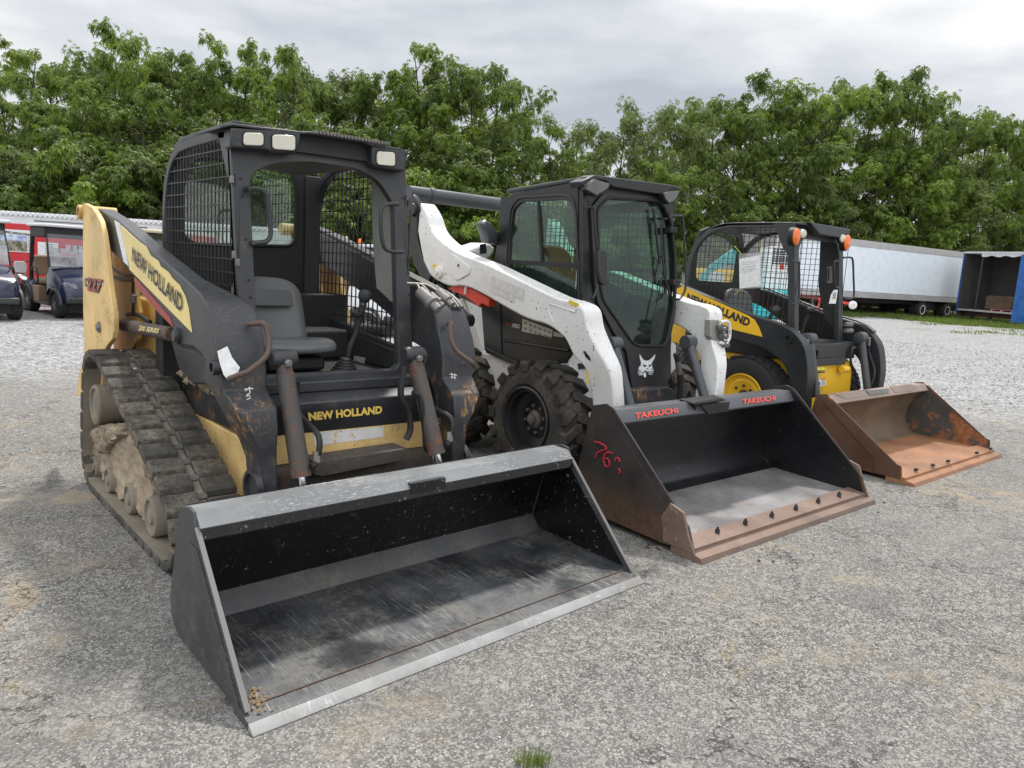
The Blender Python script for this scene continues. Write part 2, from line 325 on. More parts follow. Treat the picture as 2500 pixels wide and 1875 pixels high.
# ---------------------------------------------------------------- ground
def ground_mat():
    m,nt,b=nodes('weathered_asphalt'); N_=nt.nodes; L_=nt.links
    tc=N_.new('ShaderNodeTexCoord'); co=tc.outputs['Object']
    def vor(sc,feat='F1'):
        v=N_.new('ShaderNodeTexVoronoi'); v.inputs['Scale'].default_value=sc; v.feature=feat; L_.new(co,v.inputs['Vector']); return v
    v1=vor(150); v2=vor(47); big=nz(nt,.55,6,.6); mid=nz(nt,2.3,7,.65); fine=nz(nt,260,3,.7)
    sep=N_.new('ShaderNodeSeparateColor'); L_.new(v1.outputs['Color'],sep.inputs[0])
    sep2=N_.new('ShaderNodeSeparateColor'); L_.new(v2.outputs['Color'],sep2.inputs[0])
    # asphalt binder and stones
    st=ramp(nt,sep.outputs[0],.25,1.0)
    c=mixc(nt,st,(.085,.081,.076),(.28,.27,.252))
    c=mixc(nt,mul(nt,ramp(nt,sep.outputs[1],.88,.92),.7),c,(.50,.49,.465))
    c=mixc(nt,mul(nt,ramp(nt,nz(nt,.7,5,.6,stretch=(.22,1.7,1),rot=(0,0,.55)),.5,.64),.28),c,(.115,.11,.104))
    c=mixc(nt,mul(nt,ramp(nt,nz(nt,.9,5,.6,stretch=(.25,1.5,1),rot=(0,0,-.35)),.52,.66),.25),c,(.29,.275,.245))
    c=mixc(nt,mul(nt,ramp(nt,sep2.outputs[0],.8,.86),.5),c,(.36,.35,.33))
    c=mixc(nt,mul(nt,ramp(nt,fine,.45,.68),.28),c,(.33,.32,.305))
    c=mixc(nt,mul(nt,ramp(nt,v1.outputs['Distance'],.4,.8),.35),c,(.05,.048,.045))
    # broad tone
    c=mixc(nt,mul(nt,ramp(nt,big,.36,.62),.18),c,(.25,.245,.235))
    c=mixc(nt,mul(nt,ramp(nt,mid,.5,.68),.35),c,(.095,.092,.088))
    # sandy stains
    sand=mul(nt,ramp(nt,nz(nt,.8,9,.72,rot=(0,0,.6)),.50,.66),ramp(nt,mid,.42,.6))
    c=mixc(nt,mul(nt,sand,.55),c,(.40,.32,.21))
    # fine cracks (edges of warped cells), sand caught in them
    wv=N_.new('ShaderNodeVectorMath'); wv.operation='ADD'; nn=N_.new('ShaderNodeTexNoise'); nn.inputs['Scale'].default_value=2.2; nn.inputs['Detail'].default_value=8; nn.inputs['Roughness'].default_value=.7; L_.new(co,nn.inputs['Vector'])
    sc_=N_.new('ShaderNodeVectorMath'); sc_.operation='SCALE'; sc_.inputs['Scale'].default_value=.9; L_.new(nn.outputs['Color'],sc_.inputs[0]); L_.new(co,wv.inputs[0]); L_.new(sc_.outputs[0],wv.inputs[1])
    ve=N_.new('ShaderNodeTexVoronoi'); ve.feature='DISTANCE_TO_EDGE'; ve.inputs['Scale'].default_value=.95; L_.new(wv.outputs[0],ve.inputs['Vector'])
    ve2=N_.new('ShaderNodeTexVoronoi'); ve2.feature='DISTANCE_TO_EDGE'; ve2.inputs['Scale'].default_value=3.1; L_.new(wv.outputs[0],ve2.inputs['Vector'])
    brk=ramp(nt,nz(nt,1.3,4,.6,rot=(0,0,2)),.42,.58)
    wide=mul(nt,ramp(nt,ve.outputs['Distance'],.0,.05,1,0),mul(nt,ramp(nt,nz(nt,.45,3,.5),.5,.62),ramp(nt,nz(nt,7,5,.7),.4,.6)))
    c=mixc(nt,mul(nt,wide,.6),c,(.42,.33,.20))
    crk=mul(nt,ramp(nt,ve.outputs['Distance'],.0,.008,1,0),brk); crk2=mul(nt,mul(nt,ramp(nt,ve2.outputs['Distance'],.0,.012,1,0),ramp(nt,nz(nt,.9,4,.6),.5,.6)),.8)
    crk=mul(nt,crk,crk2,'MAXIMUM'); c=mixc(nt,mul(nt,crk,.6),c,(.035,.032,.03))
    # soft-edged darker patches beside the track and the bucket corners
    for (sx,sy,rx,ry,am) in ((.36,3.9,.16,.10,.55),(.62,5.15,.3,.12,.45),(.1,3.55,.35,.12,.35),(2.85,2.75,.35,.3,.35),(3.05,2.35,.2,.07,.5),(6.05,2.35,.2,.06,.5)):
        mp=N_.new('ShaderNodeMapping'); mp.inputs['Location'].default_value=(-sx/rx,-sy/ry,0); mp.inputs['Scale'].default_value=(1/rx,1/ry,0); L_.new(wv.outputs[0],mp.inputs[0])
        mp.inputs['Location'].default_value=(-(sx+.45)/rx,-(sy+.45)/ry,0)
        g=N_.new('ShaderNodeVectorMath'); g.operation='LENGTH'; L_.new(mp.outputs[0],g.inputs[0])
        c=mixc(nt,mul(nt,ramp(nt,g.outputs['Value'],.5,1.25,1,0),am),c,(.055,.05,.045))
    # loose pale gravel towards the back and the right
    sx=N_.new('ShaderNodeSeparateXYZ'); L_.new(co,sx.inputs[0])
    g1=mul(nt,mul(nt,sx.outputs[0],.62),mul(nt,sx.outputs[1],.9),'ADD')
    gn=nz(nt,.5,6,.6,rot=(0,0,1)); gv=mul(nt,g1,mul(nt,gn,5),'ADD')
    gm=ramp(nt,gv,8.6,14.5); 
    v3=vor(26); s3=N_.new('ShaderNodeSeparateColor'); L_.new(v3.outputs['Color'],s3.inputs[0])
    v4=vor(60); s4=N_.new('ShaderNodeSeparateColor'); L_.new(v4.outputs['Color'],s4.inputs[0])
    gc=mixc(nt,s3.outputs[0],(.14,.14,.142),(.46,.46,.465)); gc=mixc(nt,mul(nt,ramp(nt,s4.outputs[0],.45,.9),.45),gc,(.60,.60,.60))
    gc=mixc(nt,mul(nt,ramp(nt,v3.outputs['Distance'],.4,.8),.5),gc,(.07,.07,.075))
    gc=mixc(nt,mul(nt,ramp(nt,nz(nt,.7,5,.6,rot=(0,0,.5),stretch=(1,3,1)),.5,.7),.45),gc,(.17,.17,.175))
    gsel=mul(nt,gm,ramp(nt,mul(nt,s3.outputs[1],mul(nt,gm,1.2),'ADD'),.55,.95)); c=mixc(nt,gsel,c,gc)
    # far verge: yellowed and green grass breaking into gravel
    vg=mul(nt,mul(nt,sx.outputs[0],1.0),mul(nt,nz(nt,.35,6,.65),9),'ADD')
    gg=ramp(nt,vg,47,51); gpatch=mul(nt,ramp(nt,vg,30,50),ramp(nt,nz(nt,.5,8,.75),.56,.62))
    grasscol=mixc(nt,ramp(nt,nz(nt,3,6,.7),.35,.65),(.07,.10,.03),(.19,.17,.08))
    c=mixc(nt,mul(nt,gg,gpatch,'MAXIMUM'),c,grasscol)
    L_.new(c,b.inputs['Base Color']); b.inputs['Roughness'].default_value=.9; b.inputs['Specular IOR Level'].default_value=.3
    h=mul(nt,mul(nt,v1.outputs['Distance'],-.5),mul(nt,fine,.5),'ADD'); h=mul(nt,h,mul(nt,crk,-2.0),'ADD'); h=mul(nt,h,mul(nt,mul(nt,v3.outputs['Distance'],gm),-2.0),'ADD')
    bump(nt,b,h,.75,.006)
    return m
G=MB(); G.quad((-250,-60,0),(420,-60,0),(420,420,0),(-250,420,0))
go=G.build('ground',ground_mat(),recalc=False); tag(go,kind='structure')

# ---------------------------------------------------------------- bucket
def yaw(mb,k,x0): mb.v=[V((p.x,p.y+k*(p.x-x0),p.z)) for p in mb.v]; return mb
def text_obj(s,q,mat,parent,bold=.03,name='lettering',**k): return textmb(s,q,bold,**k).build(name,mat,parent,recalc=False)

# ================================================================ MACHINE 1: tracked loader
c1=1.88
def mm(mb,name,mat,parent,cx,**k):   # a part and its mirror image on the other side
    a=mb.build(name,mat,parent,**k); b=mb.mirror(cx).build(name,mat,parent,**k); return a,b
m1=thing('compact_track_loader','dusty yellow and black loader on rubber tracks with scuffed black bucket in front','track loader',(c1,4.2,0))
# lift arms
xo=1.17
secs=[]
tr_=[('A',330,215,'A',392,560,1.17,1.26),('A',500,322,'A',540,690,1.17,1.26),('A',860,640,'A',800,1020,1.17,1.26),('A',1100,850,'A',1000,1290,1.17,1.27),('A',1240,980,'A',1080,1440,1.17,1.33),
 ('A',1310,1110,'A',1180,1462,1.17,1.385),('A',1345,1260,'A',1240,1510,1.17,1.395),('A',1380,1450,'A',1300,1600,1.17,1.395),('A',1400,1650,'D',862,230,1.17,1.395),('D',1000,320,'D',935,330,1.19,1.395),('D',1110,460,'D',1020,500,1.22,1.395),
 ('D',1190,600,'D',1110,640,1.265,1.395),('D',1235,710,'D',1155,760,1.30,1.395),('D',1252,900,'D',1168,900,1.31,1.395),('D',1262,1080,'D',1180,1080,1.31,1.395),('D',1268,1180,'D',1200,1170,1.31,1.395)]
for k1,u1,v1,k2,u2,v2,xa,xb in tr_:
    t=TX(k1,xa,(u1,v1))[0]; b_=TX(k2,xa,(u2,v2))[0]
    secs.append([(xa,t.y,t.z),(xb,t.y,t.z),(xb,b_.y,b_.z),(xa,b_.y,b_.z)])
arm=MB().loft(secs)
la1,ra1=mm(arm,'lift_arm',M['nhrust'],m1,c1,bevel=.009)
# pale worn cream decal with lettering, red stripe, white chevron on the outer face
def decal(k,x,pts,name,mat,par,t=.003): return MB().prism(TX(k,x,*pts),(t,0,0)).build(name,mat,par)
decal('A',1.166,[(475,325),(520,352),(612,740),(560,700)],'decal',M['decalwhite'],la1)
decal('A',1.166,[(530,365),(700,520),(760,560),(800,640),(870,690),(890,740),(960,790),(1000,850),(1060,905),(1112,1010),(1140,1110),(1172,1335),(612,765)],'decal',M['decal'],la1)
text_obj('NEW HOLLAND',TX('A',1.160,(633,690),(1080,1160),(1092,1005),(640,560)),M['ink'],la1,bold=.02,lift=.001)
decal('A',1.166,[(668,840),(975,1195),(1005,1290),(860,1140),(672,925)],'stripe',M['red'],la1)
# hole ring and paper tag on the leg
rg=TX('D',1.16,(943,158))[0]
MB().lathe(rg+V((.02,0,0)),(-1,0,0),[(0,.034),(.03,.034),(.03,.022),(.012,.022)],20).build('pivot_ring',M['nhblack'],la1)
tg=tpl('A',(1.17,3.33,1.0),(0,.82,.0),[(0,0)])
fn=V((-.0,-1,.42)); pt=tpl('A',(1.28,3.25,.98),fn,[(1395,1500),(1485,1455),(1530,1560),(1597,1645),(1575,1700),(1490,1760),(1450,1710),(1415,1600)])
MB().prism([p+V((0,-.012,.0)) for p in pt],(0,.002,0)).build('paper_tag',M['decalwhite'],la1)
# grab handles on the legs
hp=tpl('C',(1.3,3.22,1.0),(0,-1,.33),[(160,460),(200,443),(222,470),(238,560),(215,640),(110,725),(30,778)])
hp=[hp[0]+V((0,.05,0))]+[p+V((0,-.03,0)) for p in smoothpath(hp[1:6],3)]+[hp[6]+V((0,.03,0))]
mm(MB().tube(hp,.0125,8),'grab_handle',M['rustpipe'],m1,c1)
def chalk(pts,x):
    q=tpl('C',(x,3.135,.80),(0,-1,.16),pts); return MB().tube([p+V((0,-.006,0)) for p in q],.0025,5)
ck=plain('chalk_mark',(.6,.6,.58),.8)
for pts in ([(108,828),(158,824)],[(112,838),(140,818)],[(134,816),(140,850),(120,862)],[(118,870),(138,862),(140,880),(122,888)]): chalk(pts,1.3).build('chalk_mark',ck,la1)
for pts in ([(1295,742),(1335,748)],[(1306,734),(1308,768)],[(1322,738),(1324,772)],[(1300,758),(1330,762)]): chalk(pts,2.4).build('chalk_mark',ck,ra1)
# oval opening and boss at the foot of the leg
ft=TX('D',1.30,(1203,975))[0]
mm(MB().lathe(ft+V((.02,0,0)),(-1,0,0),[(0,.085),(.03,.085),(.03,.068),(.005,.068)],24),'pin_boss',M['nhblack'],m1,c1)
# top gusset between arm and cab, rear link cover
# hydraulic pipes along the right arm top
for k,dx in enumerate((.02,.045,.07)):
    pp=[V((2*c1-1.17-dx,s[0][1],s[0][2]+.018)) for s in secs[:6]]
    MB().tube(smoothpath(pp,3),.010,8).build('hydraulic_pipe',M['steel'],ra1)
# quick couplers on the right arm
for k,(u,v,s_) in enumerate([(1150,290,1.25),(1205,300,.8),(1250,285,.95)]):
    p=tpl('C',(2.42,3.35,1.2),(0,1,0),[(u,v)])[0]; d=V((.25,-.75,-.52)).normalized()
    MB().lathe(p,d,[(-.04*s_,.012),(-.03*s_,.026*s_),(.03*s_,.028*s_),(.035*s_,.033*s_),(.055*s_,.033*s_),(.06*s_,.021*s_),(.095*s_,.021*s_),(.097*s_,.012*s_)],16).build('hydraulic_coupler',M['steel'],ra1)
    q=tpl('C',(2.4,3.45,1.3),(0,1,0),[(1080+k*8,222+k*4),(1120+k*22,236)])
    MB().tube(smoothpath([q[0]+V((0,.05,0)),q[1]+V((0,.02,.01)),p-d*.035],4),.007,8).build('hydraulic_pipe',M['bolt'],ra1)
# round hole in right leg
rh=tpl('C',(2.4,3.34,1.0),(0,-1,.25),[(1295,478)])[0]
MB().lathe(rh+V((0,.0,0)),V((0,-1,.3)),[(0,.022),(.014,.022)],18).build('bolt_hole',M['black'],ra1)
# towers (rear uprights)
tw=[(165,222),(185,180),(205,170),(262,200),(310,262),(345,330),(370,430),(390,560),(415,800),(440,1000),(465,1150),(470,1300),(457,1390),(405,1455),(378,1520),(366,1660),(360,1900),(130,1900),(165,1660),(200,1640),(203,1500),(192,1000),(193,350)]
tb=MB().prism(TX('A',1.12,*tw),(.03,0,0))
t1,t2=mm(tb,'rear_upright',M['yellow'],m1,c1,bevel=.004)
inner=MB().prism([p+V((0,.0,0)) for p in TX('A',1.12,(300,300),(345,430),(370,560),(400,800),(425,1000),(450,1150),(440,1390),(380,1500),(240,1500),(215,1000),(220,350))],(.02,0,0)).moved((.15,0,0))
mm(inner,'inner_upright',M['yellow2'],m1,c1)
bs=TX('A',1.12,(180,250))[0]
mm(MB().lathe(bs+V((.2,0,0)),(-1,0,0),[(0,.045),(.22,.045),(.22,.028),(.20,.028)],18),'pivot_pin',M['yellow2'],m1,c1)
bs=TX('A',1.12,(345,1285))[0]
mm(MB().lathe(bs+V((.02,0,0)),(-1,0,0),[(0,.035),(.03,.035),(.03,.024),(.04,.022)],18),'pivot_pin',M['steel'],m1,c1)
text_obj('C',TX('A',1.117,(213,918),(236,925),(236,845),(213,840)),M['ink'],t1,bold=.05)
text_obj('227',TX('A',1.118,(242,962),(362,990),(380,862),(242,840)),M['ink'],t1,bold=.09)
text_obj('227',TX('A',1.115,(236,955),(356,984),(374,856),(236,834)),M['red'],t1,bold=.03)
MB().prism(TX('A',1.1165,(236,895),(376,905),(376,885),(236,873)),(.0005,0,0)).build('lettering_stripe',M['decalwhite'],t1)
# rear engine body
MB().box(1.34,2.42,4.62,5.5,.35,1.17).build('engine_body',M['yellow2'],m1,bevel=.02)
MB().box(1.42,2.34,4.8,5.5,1.17,1.30).build('engine_hood',M['nhblack'],m1,bevel=.03)
MB().box(1.30,2.46,4.50,4.62,.5,1.25).build('body_rib',M['cabin'],m1,bevel=.01)
# lift cylinders
cyp=TX('A',1.235,(470,1265),(560,1265),(1000,1350))
lc=MB().tube([cyp[1],cyp[2]],.037,18)
l_,r_=mm(lc,'lift_cylinder',M['cylrust'],m1,c1)
text_obj('200 SERIES',[p+V((-.042,0,0)) for p in TX('A',1.235,(770,1315),(950,1340),(965,1300),(782,1268))],M['decal'],l_,bold=.03)
mm(MB().tube([cyp[0],cyp[1]],.03,14),'cylinder_end',M['yellow2'],m1,c1)
e_=TX('A',1.16,(1035,1362))[0]
mm(MB().lathe(e_+V((.07,0,0)),(-1,0,0),[(0,.038),(.075,.038),(.075,.03),(.085,.028)],18),'cylinder_eye',M['nhblack'],m1,c1)
for pts,r in (([(590,1170),(640,1165),(720,1190),(800,1240)],.012),([(655,880),(650,1000),(655,1100),(650,1170)],.014),([(400,690),(430,800),(520,850),(650,860)],.012),([(430,650),(470,760),(560,810),(660,820)],.010)):
    MB().tube(smoothpath(TX('A',1.27,*pts),4),r,8).build('hydraulic_hose',M['hose'],m1)
MB().tube(TX('A',1.26,(655,990),(650,1060)),.02,10).build('hose_fitting',M['steel'],m1)
# arm link plate below the arm
lk=TX('A',1.3,(980,1400),(1080,1450),(1200,1480),(1280,1560),(1340,1660),(1400,1800),(1180,1800),(1050,1650))
mm(MB().prism(lk,(.05,0,0)),'link_plate',M['nhblack'],m1,c1,bevel=.01)

# chassis between the tracks
cs=MB().prism([(1.42,5.2,.25),(1.42,3.42,.25),(1.42,3.40,.50),(1.42,3.58,.575),(1.42,4.41,.575),(1.42,5.2,.5)],(.92,0,0))
cs.build('chassis',M['yellow'],m1,bevel=.008)
cs=MB().prism([(1.415,5.1,.52),(1.415,4.42,.58),(1.415,3.66,.60),(1.415,3.56,.66),(1.415,3.90,.78),(1.415,4.85,.80)],(.93,0,0))
cs.build('chassis_skirt',M['nhrust'],m1,bevel=.006)
# dirt piled on the ledge
def mudheap(pts,h,n,name,par,mat,seed=0,rs=1):
    rnd=random.Random(seed); m=MB()
    for i in range(n):
        t=rnd.random(); a=V(pts[0]).lerp(V(pts[1]),t)+V((rnd.gauss(0,.02),rnd.gauss(0,.02),rnd.random()*h)); r=rnd.uniform(.008,.028)*rs
        k=len(m.v); 
        for q in ((1,0,0),(-1,0,0),(0,1,0),(0,-1,0),(0,0,1),(0,0,-1)): m.v.append(a+V(q)*r*rnd.uniform(.6,1.2))
        for f in ((0,2,4),(2,1,4),(1,3,4),(3,0,4),(2,0,5),(1,2,5),(3,1,5),(0,3,5)): m.f.append(tuple(k+x for x in f))
    return m.build(name,mat,par)
mh=mudheap([(1.42,4.45,.77),(1.40,3.85,.76)],.03,260,'dirt',m1,M['mud'],1)
tag(mh,kind='stuff')

# front lower body
MB().prism([(1.46,3.36,.62),(1.46,3.32,.67),(1.46,3.30,.80),(1.46,3.36,.83),(1.46,3.5,.83),(1.46,3.5,.62)],(.86,0,0)).build('front_cover',M['nhblack'],m1,bevel=.006)
text_obj('NEW HOLLAND',TY('C',3.29,(478,1010),(898,968),(900,922),(470,962)),M['goldink'],m1,bold=.05,lift=.014)
MB().box(1.42,2.34,3.34,3.6,.50,.655).build('front_body',M['yellow'],m1,bevel=.006)
dc=TY('C',3.338,(520,1158),(915,1105),(915,1045),(505,1080))
MB().prism(dc,(0,.002,0)).build('worn_sticker',paint('peeled_sticker',(.62,.62,.6),.5,dirt=.3,rust=.5,rustcol=(.5,.28,.04),rscale=30,chips=.9,chipcol=(.25,.2,.1)),m1)
st=MB().prism(TY('C',3.17,(525,1252),(1055,1172),(1045,1205),(1010,1245),(560,1335),(515,1325)),(0,.14,0))
for i in range(10):
    for j in range(3):
        p=V((1.62+i*.058,3.15+j*.045,.512)); MB
MB().box(1.44,2.32,3.24,3.5,.22,.50).build('belly_plate',M['step'],m1,bevel=.03)
trd=MB()
for i in range(11):
    for j in range(3):
        p=TY('C',3.17,(550+i*45+j*8,1248-i*6.8))[0]; p.y+=.025+j*.04; trd.box(p.x-.008,p.x+.008,p.y-.004,p.y+.004,p.z-.002,p.z+.004)
st.add(trd.v,trd.f); st.build('step',M['step'],m1,bevel=.004)
# tilt cylinders
for sx in (0,1):
    f=(lambda p: V(p)) if sx==0 else (lambda p: V((2*c1-p[0],p[1],p[2])))
    a,b=(V((1.46,3.25,1.02)),V((1.487,3.10,.505))) if sx==0 else (V((2.165,3.25,1.02)),V((2.232,3.10,.525))); d=(b-a).normalized()
    tc_=MB().tube([a,a+d*.06,a+d*.065,b-d*.02,b],[.036,.036,.041,.045,.047],18).build('tilt_cylinder',M['cylrust'],m1)
    MB().tube([b,b+d*.2],.019,14).build('piston_rod',M['chrome'],tc_)
    MB().lathe(a+V((.06,0,.005)),(-1,0,0),[(0,.033),(.02,.042),(.10,.042),(.12,.033)],18).build('cylinder_eye',M['nhblack'],tc_,bevel=.004)
    MB().lathe(a+V((-.0,-.045,-.01)),(.2,-1,0),[(0,.02),(.012,.02),(.02,.013)],6).build('bolt',M['steel'],tc_)
    hp=[a+V((.07,.0,-.1)),a+V((.085,.02,-.25)),b+V((.085,.01,.18)),b+V((.07,-.01,.07)),b+V((.03,-.03,.05))]
    MB().tube(smoothpath(hp,5),.014,8).build('hydraulic_hose',M['hose'],m1)
    MB().tube([b+V((.075,0,.11)),b+V((.07,-.01,.06))],.019,8).build('hose_fitting',M['steel'],m1)
hp=TY('C',3.2,(1035,700),(1015,860),(1060,950),(1070,1060),(1045,1120))
MB().tube(smoothpath(hp,5),.017,8).build('hydraulic_hose',M['hose'],m1)
hp=TY('C',3.15,(1085,850),(1120,870),(1140,960),(1155,1090),(1160,1170),(1190,1195))
MB().tube(smoothpath(hp,5),.015,8).build('hydraulic_hose',M['hose'],m1)

# ---- cab
FY=lambda z: 3.57+(z-1.0)*.145     # front face of the cab leans back
xl,xr=1.39,2.37
front_out=[(xl,FY(.86),.86),(xl,FY(2.07),2.07),(xr,FY(2.07),2.07),(xr,FY(.86),.86)]
def fp(x,z): return V((x,FY(z),z))
hole=rounded([fp(1.475,.90),fp(1.475,1.86),fp(1.60,1.93),fp(1.80,1.965),fp(2.06,1.965),fp(2.19,1.92),fp(2.285,1.80),fp(2.275,.90)],.05,4)
cabf=MB().prism([fp(xl,.84),fp(xl,2.08),fp(xr,2.08),fp(xr,.84)],(0,.05,0),[hole])
cabf.build('cab_front_frame',M['cabrust'],m1,bevel=.005)
MB().box(xl+.03,xr-.03,3.40,3.58,.83,.885).build('door_sill',M['nhblack'],m1,bevel=.008)
# post side returns
for s_ in (0,1):
    q=MB().prism([(xl,FY(.9)+.02,.9),(xl,FY(2.06)+.02,2.06),(xl,FY(2.06)+.17,2.06),(xl,FY(1.86)+.045,1.82),(xl,FY(.9)+.045,.9)],(.045,0,0))
    (q if s_==0 else q.mirror(c1)).build('cab_post',M['cab'],m1,bevel=.004)
# inner grey lining on the right post
MB().prism([(2.33,3.74,2.0),(2.33,4.02,1.93),(2.33,3.98,1.6),(2.33,3.92,1.33),(2.33,3.70,1.24),(2.33,3.62,1.0),(2.33,3.60,.9),(2.33,3.66,1.0),(2.33,3.62,1.3)],(.006,0,0)).build('post_lining',M['lightgrey'],m1)
# side frames: rounded hoop
side=[(3.71,2.075),(4.38,2.062),(4.55,2.03),(4.66,1.96),(4.73,1.84),(4.76,1.68),(4.755,1.4),(4.72,1.1),(4.65,.95)]
for s_ in (0,1):
    path=smoothpath([(xl+.022,y,z-.022) for y,z in side],4); ring=[]
    q=MB(); inn=[(xl,p.y,p.z) for p in path]
    outp=[V((xl,p.y,p.z)) for p in path]
    # ribbon hoop 45 mm wide
    sec=[]
    for i,p in enumerate(path):
        t=(path[min(i+1,len(path)-1)]-path[max(i-1,0)]).normalized(); n_=V((0,-t.z,t.y)) 
        o_=p+n_*.024; i_=p-n_*.026
        sec.append([(xl,o_.y,o_.z),(xl+.05,o_.y,o_.z),(xl+.05,i_.y,i_.z),(xl,i_.y,i_.z)])
    q.loft(sec); (q if s_==0 else q.mirror(c1)).build('cab_side_hoop',M['cab'],m1,bevel=.006)
    # lower side sill
    lo=MB().prism([(xl+.004,4.74,1.30),(xl+.004,4.66,1.16),(xl+.004,4.5,1.10),(xl+.004,3.60,1.0),(xl+.004,3.58,.86),(xl+.004,4.75,.86)],(.03,0,0))
    (lo if s_==0 else lo.mirror(c1)).build('cab_side_panel',M['cabin'],m1,bevel=.005)
    # wire mesh
    wm=MB(); xw=xl+.012; rw=.0031
    def ztop(y):
        return 2.03 if y<4.38 else 2.03-.0-((y-4.38)/.36)**2.6*.42
    def zbot(y): return 1.0+(y-3.6)*.11 if y<4.5 else 1.10+(y-4.5)*.75
    y=3.635
    while y<4.735:
        z0=zbot(y); z1=ztop(y)
        if y<3.83: z1=min(z1,1.86+ (y-3.69)*1.5)
        wm.box(xw-rw,xw+rw,y-rw,y+rw,z0,z1); y+=.0525
    z=1.06
    while z<2.0:
        y0=FY(z)+.04 if z<1.85 else FY(z)+.04+(z-1.85)*.6
        yy=4.74 if z>1.25 else 4.55+(z-1.06)*.9
        if z>1.75: yy=4.74-((z-1.75)/.28)**2*.28
        wm.box(xw-rw-.004,xw+rw-.004,y0,yy,z-rw,z+rw); z+=.0655
    (wm if s_==0 else wm.mirror(c1)).build('side_mesh',M['wire'],m1)
# mesh clips
for (u,v) in ((583,500),(628,1140),(600,1080)):
    p=TX('B',1.385,(u,v))[0]; MB().box(p.x-.006,p.x+.008,p.y-.02,p.y+.01,p.z-.018,p.z+.018).build('mesh_clip',M['steel'],m1,bevel=.003)
# roof
rf=MB().prism([(xl,3.70,2.10),(xl,4.4,2.085),(xl,4.56,2.05),(xl,4.56,2.03),(xl,4.4,2.06),(xl,3.70,2.075)],(xr-xl,0,0)); rf.build('roof',M['cab'],m1,bevel=.004)
MB().prism([(1.45,3.76,2.03),(1.7,3.76,1.99),(2.1,3.76,1.97),(2.3,3.76,2.03),(2.3,3.78,2.06),(1.45,3.78,2.06)],(0,.75,0)).build('headliner',paint('brown_headliner',(.13,.115,.1),.7,dirt=.3),m1,bevel=.01)
# roof lip and grille
lip=TY('B',3.64,(502,84),(595,66),(860,99),(1135,130),(1175,128),(1600,198),(1665,224),(1890,258),(1925,276))
MB().prism([V(p) for p in lip]+[V((p[0],p[1],p[2]-.012)) for p in reversed(lip)],(0,.35,0)).build('roof_visor',M['cab'],m1,bevel=.003)
gr=MB(); gl_=TY('B',3.62,(1175,130),(1600,198))
for i in range(22):
    x_=1.77+i*.0195; zz_=gl_[0].z+(gl_[1].z-gl_[0].z)*i/21; gr.box(x_,x_+.010,3.60,3.66,zz_-.004,zz_+.012)
gr.build('roof_grille',M['bolt'],m1)
MB().prism([fp(xl+.02,1.985)+V((0,-.03,0)),fp(xl+.02,2.10)+V((0,-.03,0)),fp(xr-.02,2.10)+V((0,-.03,0)),fp(xr-.02,1.99)+V((0,-.03,0)),fp(2.1,2.005)+V((0,-.03,0)),fp(1.75,2.0)+V((0,-.03,0))],(0,.03,0)).build('roof_beam',M['cabin'],m1,bevel=.004)
def lamp_box(quad,d,lamps,par):
    hb=MB().prism(quad,(0,d,0)).build('lamp_housing',M['cab'],par,bevel=.01)
    return hb
hb=lamp_box(TY('B',3.64,(575,95),(700,105),(1120,125),(1122,190),(1085,300),(905,292),(850,272),(580,255)),.09,None,m1)
hb2=lamp_box(TY('B',3.64,(1668,240),(1925,268),(1930,440),(1700,405),(1672,380)),.09,None,m1)
def lens(k,y,pts,par,name='headlight',mat=None,t=.015,r=.018):
    p=rounded(TY(k,y,*pts),r,4); return MB().prism(p,(0,t,0)).build(name,mat or M['lamp'],par,bevel=.004)
for pts,h in (([(685,135),(835,142),(835,240),(680,235)],hb),([(905,152),(1080,160),(1080,278),(905,265)],hb),([(1712,280),(1850,292),(1850,398),(1712,385)],hb2)):
    cu,cv=sum(p[0] for p in pts)/4,sum(p[1] for p in pts)/4
    lens('B',3.632,[(cu+(u-cu)*1.1,cv+(v-cv)*1.12) for u,v in pts],h,'lamp_bezel',M['black'],.02)
    lens('B',3.624,pts,h)
# rear wall with window
rw_=[(xl+.01,4.74,.9),(xl+.01,4.74,1.85),(xl+.06,4.74,1.98),(xl+.15,4.74,2.07),(xr-.15,4.74,2.07),(xr-.06,4.74,1.98),(xr-.01,4.74,1.85),(xr-.01,4.74,.9)]
wh=rounded([(1.49,4.74,1.56),(1.49,4.74,1.85),(1.56,4.74,2.03),(2.18,4.74,2.03),(2.20,4.74,1.85),(2.20,4.74,1.545),(1.56,4.74,1.515)],.07,5)
rw_=[(xl+.01,4.74,.9),(xl+.01,4.74,1.85),(xl+.06,4.74,1.98),(xl+.15,4.74,2.07),(xr-.15,4.74,2.07),(xr-.06,4.74,1.98),(xr-.01,4.74,1.85),(xr-.01,4.74,.9)]
MB().prism(rw_,(0,.03,0),[wh]).build('cab_rear_wall',M['cabin'],m1)
MB().prism([V((p.x,4.762,p.z)) for p in wh],(0,.004,0)).build('rear_window',M['glassgreen'],m1)
ws=MB().tube([V((p.x,4.735,p.z)) for p in wh],.012,8,closed=True); ws.build('window_seal',M['black'],m1)
# thick inner corner pillar on the right rear
MB().loft([[(2.26,4.725,z),(2.35,4.69,z),(2.36,4.735,z),(2.26,4.738,z)] for z in (.95,1.3,1.7,2.0)]).build('inner_pillar',M['cabin'],m1,bevel=.02)
# interior lower trim
MB().prism([(2.32,4.7,1.10),(2.32,4.5,1.06),(2.32,3.62,.98),(2.32,3.60,.88),(2.32,4.7,.88)],(.02,0,0)).build('side_trim',M['cabin'],m1)
MB().box(1.43,2.33,3.50,4.72,.84,.87).build('cab_floor',M['cabin'],m1)
MB().box(1.44,2.32,4.2,4.72,.87,1.05).build('seat_base',M['cabin'],m1,bevel=.02)
